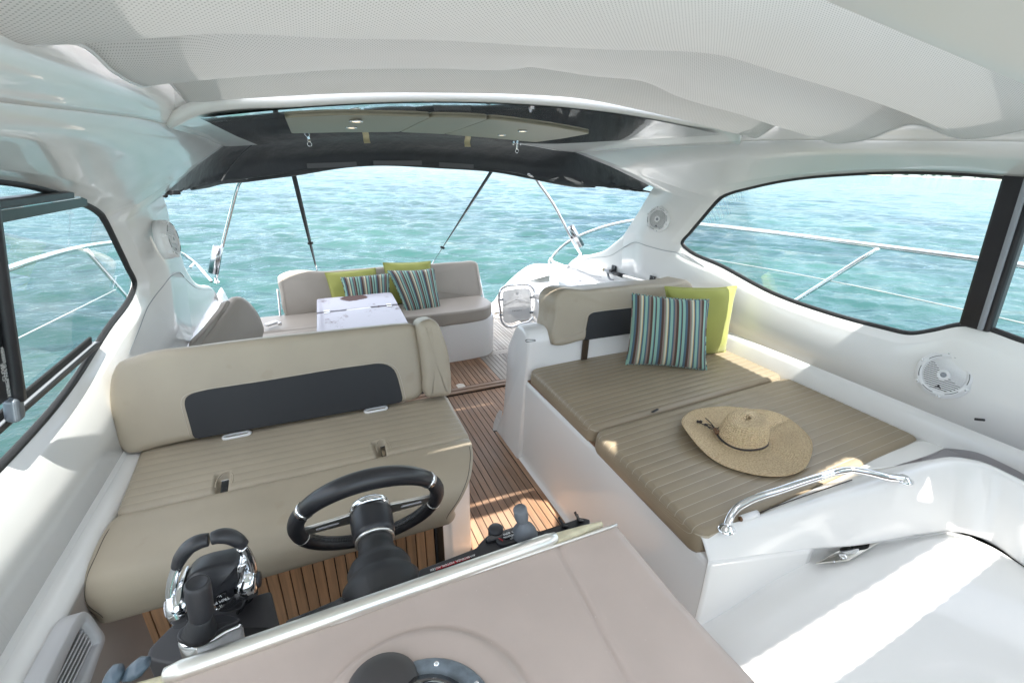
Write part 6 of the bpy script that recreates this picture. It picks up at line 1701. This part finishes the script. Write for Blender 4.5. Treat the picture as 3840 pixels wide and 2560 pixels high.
    slab("base_plate", cat(pl, 60, True), (0, 0, -.010), BLACK, j, .003)
    slab("chrome_base", cat([p * 1.0 + (p - sum(pl) / 10) * .04 - V(0, 0, .0095) for p in pl], 60, True), (0, -.012, -.075), CHROME, j, .010)
throttle()

# ------------------------------------------------------------------ left helm side: vinyl panel, air vent, ledge
def helm_side():
    xv = -.70
    o = obj("vinyl_side_panel", [V(xv, -.2, .0), V(xv, 1.60, .0), V(xv, 1.60, .675), V(xv, -.2, .675)], [(0, 1, 2, 3)], mat("taupe_side_vinyl", (.40, .355, .325), .5, bump=(300, .12, .001), var=(4, .05)), wallL, False)
    sheet("side_ledge", [[V(xv - .002, y, .66) for y in (-.2, .9, 2.35)], [V(xv - .004, y, .682) for y in (-.2, .9, 2.35)], [V(xv - .02, y, .692) for y in (-.2, .9, 2.35)], [V(-.775, y, .70) for y in (-.2, .9, 2.35)]], 12, 10, GEL, wallL, .006)
    t = thing("air_vent", ox((250, 2420), xv), "grey slatted air vent in the vinyl panel left of the dashboard", "vent")
    def Wv(x, y, d=0): return ox((.2551 * x, 2200 + .2551 * y), xv + .028 + d)
    outer = [Wv(1190, 370), Wv(1250, 400), Wv(1370, 560), Wv(1480, 720), Wv(1490, 790), Wv(1440, 940), Wv(1190, 1600), Wv(900, 2000), Wv(330, 2000), Wv(560, 1411), Wv(860, 820), Wv(1090, 420)]
    inner = [Wv(1205, 545), Wv(1230, 560), Wv(1400, 800), Wv(1405, 840), Wv(1370, 920), Wv(1120, 1480), Wv(960, 1800), Wv(620, 1800), Wv(790, 1411), Wv(960, 1010), Wv(1150, 610), Wv(1185, 560)]
    P, I = catidx(outer, 5), catidx(inner, 5); n = len(P)
    X = V(1, 0, 0)
    rings = [P - X * .030, P + X * .006, P + (I - P) * .12 + X * .010, P + (I - P) * .85 + X * .008, I + X * .002, I - X * .022]
    f = [(k * n + i, k * n + (i + 1) % n, (k + 1) * n + (i + 1) % n, (k + 1) * n + i) for k in range(5) for i in range(n)]
    obj("frame", np.concatenate(rings), f, PALEPL, t)
    obj("backing", I - X * .022, [tuple(range(n))], DARKGAP, t, False)
    for k in range(6):
        s = (k + .6) / 6.0
        a = Wv(1170 + (1390 - 1190) * s, 620 + 280 * s, -.010); b = Wv(640 + 300 * s, 1640 + 160 * s, -.010)
        bar("louvre", a, b, .0040, .012, PALEPL, t, unit((1, 0, .5)), 0, .001)
    # blue-grey rubber lobes in the lower left corner
    g = thing("rubber_lobes", oz((430, 2545), .94), "pair of blue grey rubber lobes at the bottom left beside the foam edge", "knob")
    m = mat("blue_grey_rubber", (.10, .135, .17), .3, bump=(120, .2, .002))
    for k, p in enumerate((((.2551 * 1640, 2200 + .2551 * 1330), (.2551 * 1790, 2200 + .2551 * 1190)), ((.2551 * 1960, 2200 + .2551 * 1230), (.2551 * 2180, 2200 + .2551 * 1095)))):
        a, b = oz(p[0], .945), oz(p[1], .955)
        v, f = tube([a - (b - a) * .6, a, (a + b) / 2, b], [.010, .017, .019, .010], 16, 16, False, .6); obj("lobe", v, f, m, g)
helm_side()

# ------------------------------------------------------------------ companionway: coaming, sliding hatch, grab rail, acrylic screen
def companionway():
    t = thing("companionway_coaming", (1.6, .75, .5), "white moulded coaming round the companionway in front of the lounge", "coaming")
    def Z(p, z): return oz(p, z)
    def L_(pts): return [Z(('I', x, y), z) for x, y, z in pts]
    lo = L_([(120, 705, .548), (400, 740, .492), (700, 700, .476), (920, 658, .475), (1180, 640, .485), (1400, 608, .49), (1700, 556, .50), (1900, 545, .505), (2080, 600, .51), (2343, 775, .515), (2800, 1080, .52)])
    tp = L_([(150, 563, .592), (500, 474, .604), (800, 394, .622), (1050, 322, .645), (1300, 249, .671), (1500, 192, .692), (1720, 110, .707), (1890, 90, .716), (2060, 118, .72), (2343, 245, .725), (2800, 470, .725)])
    lo[0] = V(1.050, .803, .535)
    for k in (1, 2): lo[k] = lo[0] + (lo[3] - lo[0]) * (k / 3) + V(0, .004, -.004)
    up = [a * .93 + b * .07 + unit(a - b) * 0 + V(0, -.004, .0) for a, b in zip(tp, lo)]
    md = [a * .55 + b * .45 + V(0, -.004, .003) for a, b in zip(tp, lo)]
    def padfront(x): return .838 + (x - 1.04) / 1.352 * .067
    bk, bb = [], []
    for k, p in enumerate(tp):
        if k < 6:
            y = max(padfront(p[0]) - .003, p[1] + .006); bk.append(V(p[0] + .012, p[1] * .6 + y * .4, p[2] * .7 + .602 * .3 + .004)); bb.append(V(p[0] + .02, y, (.572, .594)[min(k, 1)] if k < 2 else .602))
        else: bk.append(p + V(.05, .03, -.004)); bb.append(p + V(.10, .05, -.06))
    sheet("moulding", [lo, md, up, tp, bk, bb], 90, 48, GEL, t, .004)
    sheet("front_panel", [[lo[k] for k in range(4)], [V(1.046, .803, .30), V(1.15, .785, .30), V(1.35, .765, .30), V(1.50, .745, .30)], [V(1.02, .803, 0), V(1.15, .785, 0), V(1.35, .765, 0), V(1.5, .745, 0)]], 20, 20, GEL, t, .004)
    sheet("ledge", [[bb[k] + V(0, 0, .001) for k in range(5, 11)], [V(2.10, .905, .60), V(2.25, .905, .60), V(2.43, .90, .60), V(2.44, .70, .60), V(2.44, .4, .60), V(2.44, 0, .60)]], 40, 8, GEL, t, .004)
    # dark joint line where the hatch slides under the front panel
    pipe_loop("joint", L_([(135, 1102, .238), (400, 945, .314), (700, 770, .389), (920, 659, .434)]), .0022, GREYPL, t, False, 30)

    d = thing("companionway_hatch", (1.4, .45, .4), "white curved sliding companionway hatch with a chrome lock", "hatch")
    c0 = [Z(('I', 100, 1130), .235), Z(('I', 400, 950), .31), Z(('I', 700, 775), .385), Z(('I', 920, 665), .43), Z(('I', 1180, 648), .45), Z(('I', 1400, 612), .468), Z(('I', 1700, 560), .482), Z(('I', 1920, 562), .49)]
    c1 = [Z(('I', 300, 1350), .265), Z(('I', 520, 1220), .32), Z(('I', 780, 1060), .375), Z(('I', 1000, 930), .42), Z(('I', 1240, 800), .455), Z(('I', 1480, 700), .475), Z(('I', 1720, 600), .49), Z(('I', 1940, 574), .496)]
    c2 = [Z(('I', 440, 1500), .285), Z(('I', 660, 1350), .335), Z(('I', 900, 1190), .385), Z(('I', 1120, 1050), .428), Z(('I', 1340, 915), .462), Z(('I', 1560, 780), .484), Z(('I', 1790, 640), .498), Z(('I', 1970, 580), .502)]
    c3 = [Z(('I', 620, 1660), .300), Z(('I', 840, 1500), .352), Z(('I', 1080, 1320), .400), Z(('I', 1300, 1160), .442), Z(('I', 1500, 1010), .474), Z(('I', 1720, 850), .492), Z(('I', 1900, 700), .503), Z(('I', 2010, 600), .506)]
    c4 = [Z(('I', 1000, 1850), .305), Z(('I', 1250, 1650), .360), Z(('I', 1500, 1480), .410), Z(('I', 1750, 1300), .452), Z(('I', 1950, 1130), .480), Z(('I', 2100, 950), .496), Z(('I', 2150, 780), .506), Z(('I', 2120, 650), .509)]
    c5_ = [Z(('I', 1600, 2100), .305), Z(('I', 1900, 1900), .36), Z(('I', 2200, 1750), .41), Z(('I', 2400, 1550), .452), Z(('I', 2500, 1350), .480), Z(('I', 2500, 1150), .496), Z(('I', 2450, 950), .506), Z(('I', 2343, 790), .512)]
    sheet("panel", [[p + V(.0, .022, .045) for p in c0], c0, c1, c2, c3, c4, c5_], 60, 70, GEL, d, .006)
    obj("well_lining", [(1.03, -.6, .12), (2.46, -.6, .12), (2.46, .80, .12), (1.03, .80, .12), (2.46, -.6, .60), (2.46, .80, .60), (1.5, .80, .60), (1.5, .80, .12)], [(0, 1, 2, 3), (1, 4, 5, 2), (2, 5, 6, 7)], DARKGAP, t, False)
    sheet("rim_seal", [[p + V(0, 0, .002) for p in (Z(('I', 1400, 606), .472), Z(('I', 1560, 575), .482), Z(('I', 1700, 548), .49), Z(('I', 1830, 540), .494))], [Z(('I', 1400, 612), .472), Z(('I', 1560, 590), .48), Z(('I', 1700, 572), .487), Z(('I', 1850, 550), .493)]], 20, 4, GELM, d, .004)
    zl = .436
    lq = [Z(('I', 928, 772), zl - .002), Z(('I', 1180, 632), zl + .030), Z(('I', 1396, 608), zl + .044), Z(('I', 1150, 752), zl + .016)]
    slab("lock_plate", fillet([p + V(0, 0, .010) for p in lq], .004, 3), (0, 0, -.006), SATIN, d, .0015)
    e1, e2 = unit(lq[3] - lq[0]), unit(lq[1] - lq[0]); nl = unit(np.cross(e1, e2)); nl = nl if nl[2] > 0 else -nl
    pk = op(('I', 1118, 712), lq[0] + nl * .011, nl)
    MB().lathe(pk, nl, [(.013, 0), (.013, .004), (.010, .006), (0, .006)], 20).build("lock_button", CHROME, d)
    hq = [op(('I', x, y), lq[0] + nl * .0105, nl) for x, y in ((1105, 680), (1180, 640), (1300, 624), (1290, 655), (1240, 668), (1130, 685))]
    slab("lock_recess", cat(hq, 30, True), -nl * .002, DARKGAP, d, .0005)
    lv = [op(('I', x, y), lq[0] + nl * .013, nl) for x, y in ((1100, 672), (1170, 640), (1178, 655), (1230, 660), (1225, 672), (1112, 684))]
    slab("lock_lever", cat(lv, 24, True), -nl * .003, CHROME, d, .001)
    MB().lathe(op(('I', 1060, 748), lq[0] + nl * .010, nl), nl, [(.005, 0), (.004, .002), (0, .0025)], 10).build("screw", CHROME, d)

    g = thing("grab_rail", Z(('I', 330, 515), .612), "polished grab rail bowed over the forward edge of the lounge", "handrail")
    rp = [Z(('I', 330, 515), .612), Z(('I', 360, 440), .632), Z(('I', 400, 388), .652), Z(('I', 470, 345), .668), Z(('I', 700, 262), .690), Z(('I', 950, 178), .708), Z(('I', 1090, 138), .715), Z(('I', 1180, 128), .722), Z(('I', 1300, 148), .722), Z(('I', 1420, 178), .714), Z(('I', 1530, 188), .704)]
    MB().tube(rp, .0135, 12, 80).build("tube", CHROME, g)
    for p in (rp[0] + V(0, 0, -.008), rp[-1] + V(0, 0, -.006)):
        MB().lathe(p, (0, 0, 1), [(.030, 0), (.030, .004), (.020, .008), (.0145, .016), (0, .017)], 20).build("flange", CHROME, g)
    k = thing("line_guide", Z(('I', 470, 460), .58), "white tube end with a thin dark line beside the grab rail foot", "tube")
    MB().tube([Z(('I', 432, 458), .618), Z(('I', 542, 422), .624)], .012, 14).build("sleeve", WHITEPL, k)
    MB().tube([Z(('I', 425, 460), .618), Z(('I', 434, 457), .618)], .0085, 12).build("bore", BEAD, k)
    MB().tube([Z(('I', 540, 422), .622), Z(('I', 800, 325), .632), Z(('I', 1180, 195), .655)], .0022, 6, 12).build("line", CORD, k)

    s = thing("acrylic_screen", (2.0, .75, .72), "smoked acrylic wind screen beside the companionway at the right", "screen")
    bt = [Z(('I', 985, 298), .62), Z(('I', 1180, 258), .64), Z(('I', 1380, 215), .66), Z(('I', 1560, 165), .68), Z(('I', 1760, 90), .70), Z(('I', 1960, 80), .715), Z(('I', 2150, 150), .72), Z(('I', 2400, 260), .72)]
    yv = lambda p, y: oy(p, y)
    tpx = [(('I', 1010, 290), .86), (('F', 1500, 1562), .88), (('F', 1680, 1475), .90), (('F', 1850, 1437), .90), (('F', 2000, 1440), .86), (('F', 2130, 1470), .80), (('F', 2343, 1560), .70), (('F', 2600, 1700), .60)]
    tp2 = [oy(p, y) for p, y in tpx]
    mid_ = [(a * .5 + b * .5) + V(.01, .015, 0) for a, b in zip(bt, tp2)]
    sheet("pane", [bt, mid_, tp2], 50, 14, SMOKE, s, 0)
    pipe_loop("edge", tp2, .0025, mat("acrylic_edge", (.30, .29, .31), .2), s, False, 50)
companionway()
# small black clip at the hull joint right of the lounge
c = ox(('F', 2045, 1302), 2.42)
o = bevel(MB().box(c, (.006, .017, .005), [(1, 0, 0), unit((0, 1, -.4)), unit((0, .4, 1))]).build("joint_clip", BLACK, None, False), .003); tag(o, "small black clip on the hull joint right of the lounge pads", "clip")
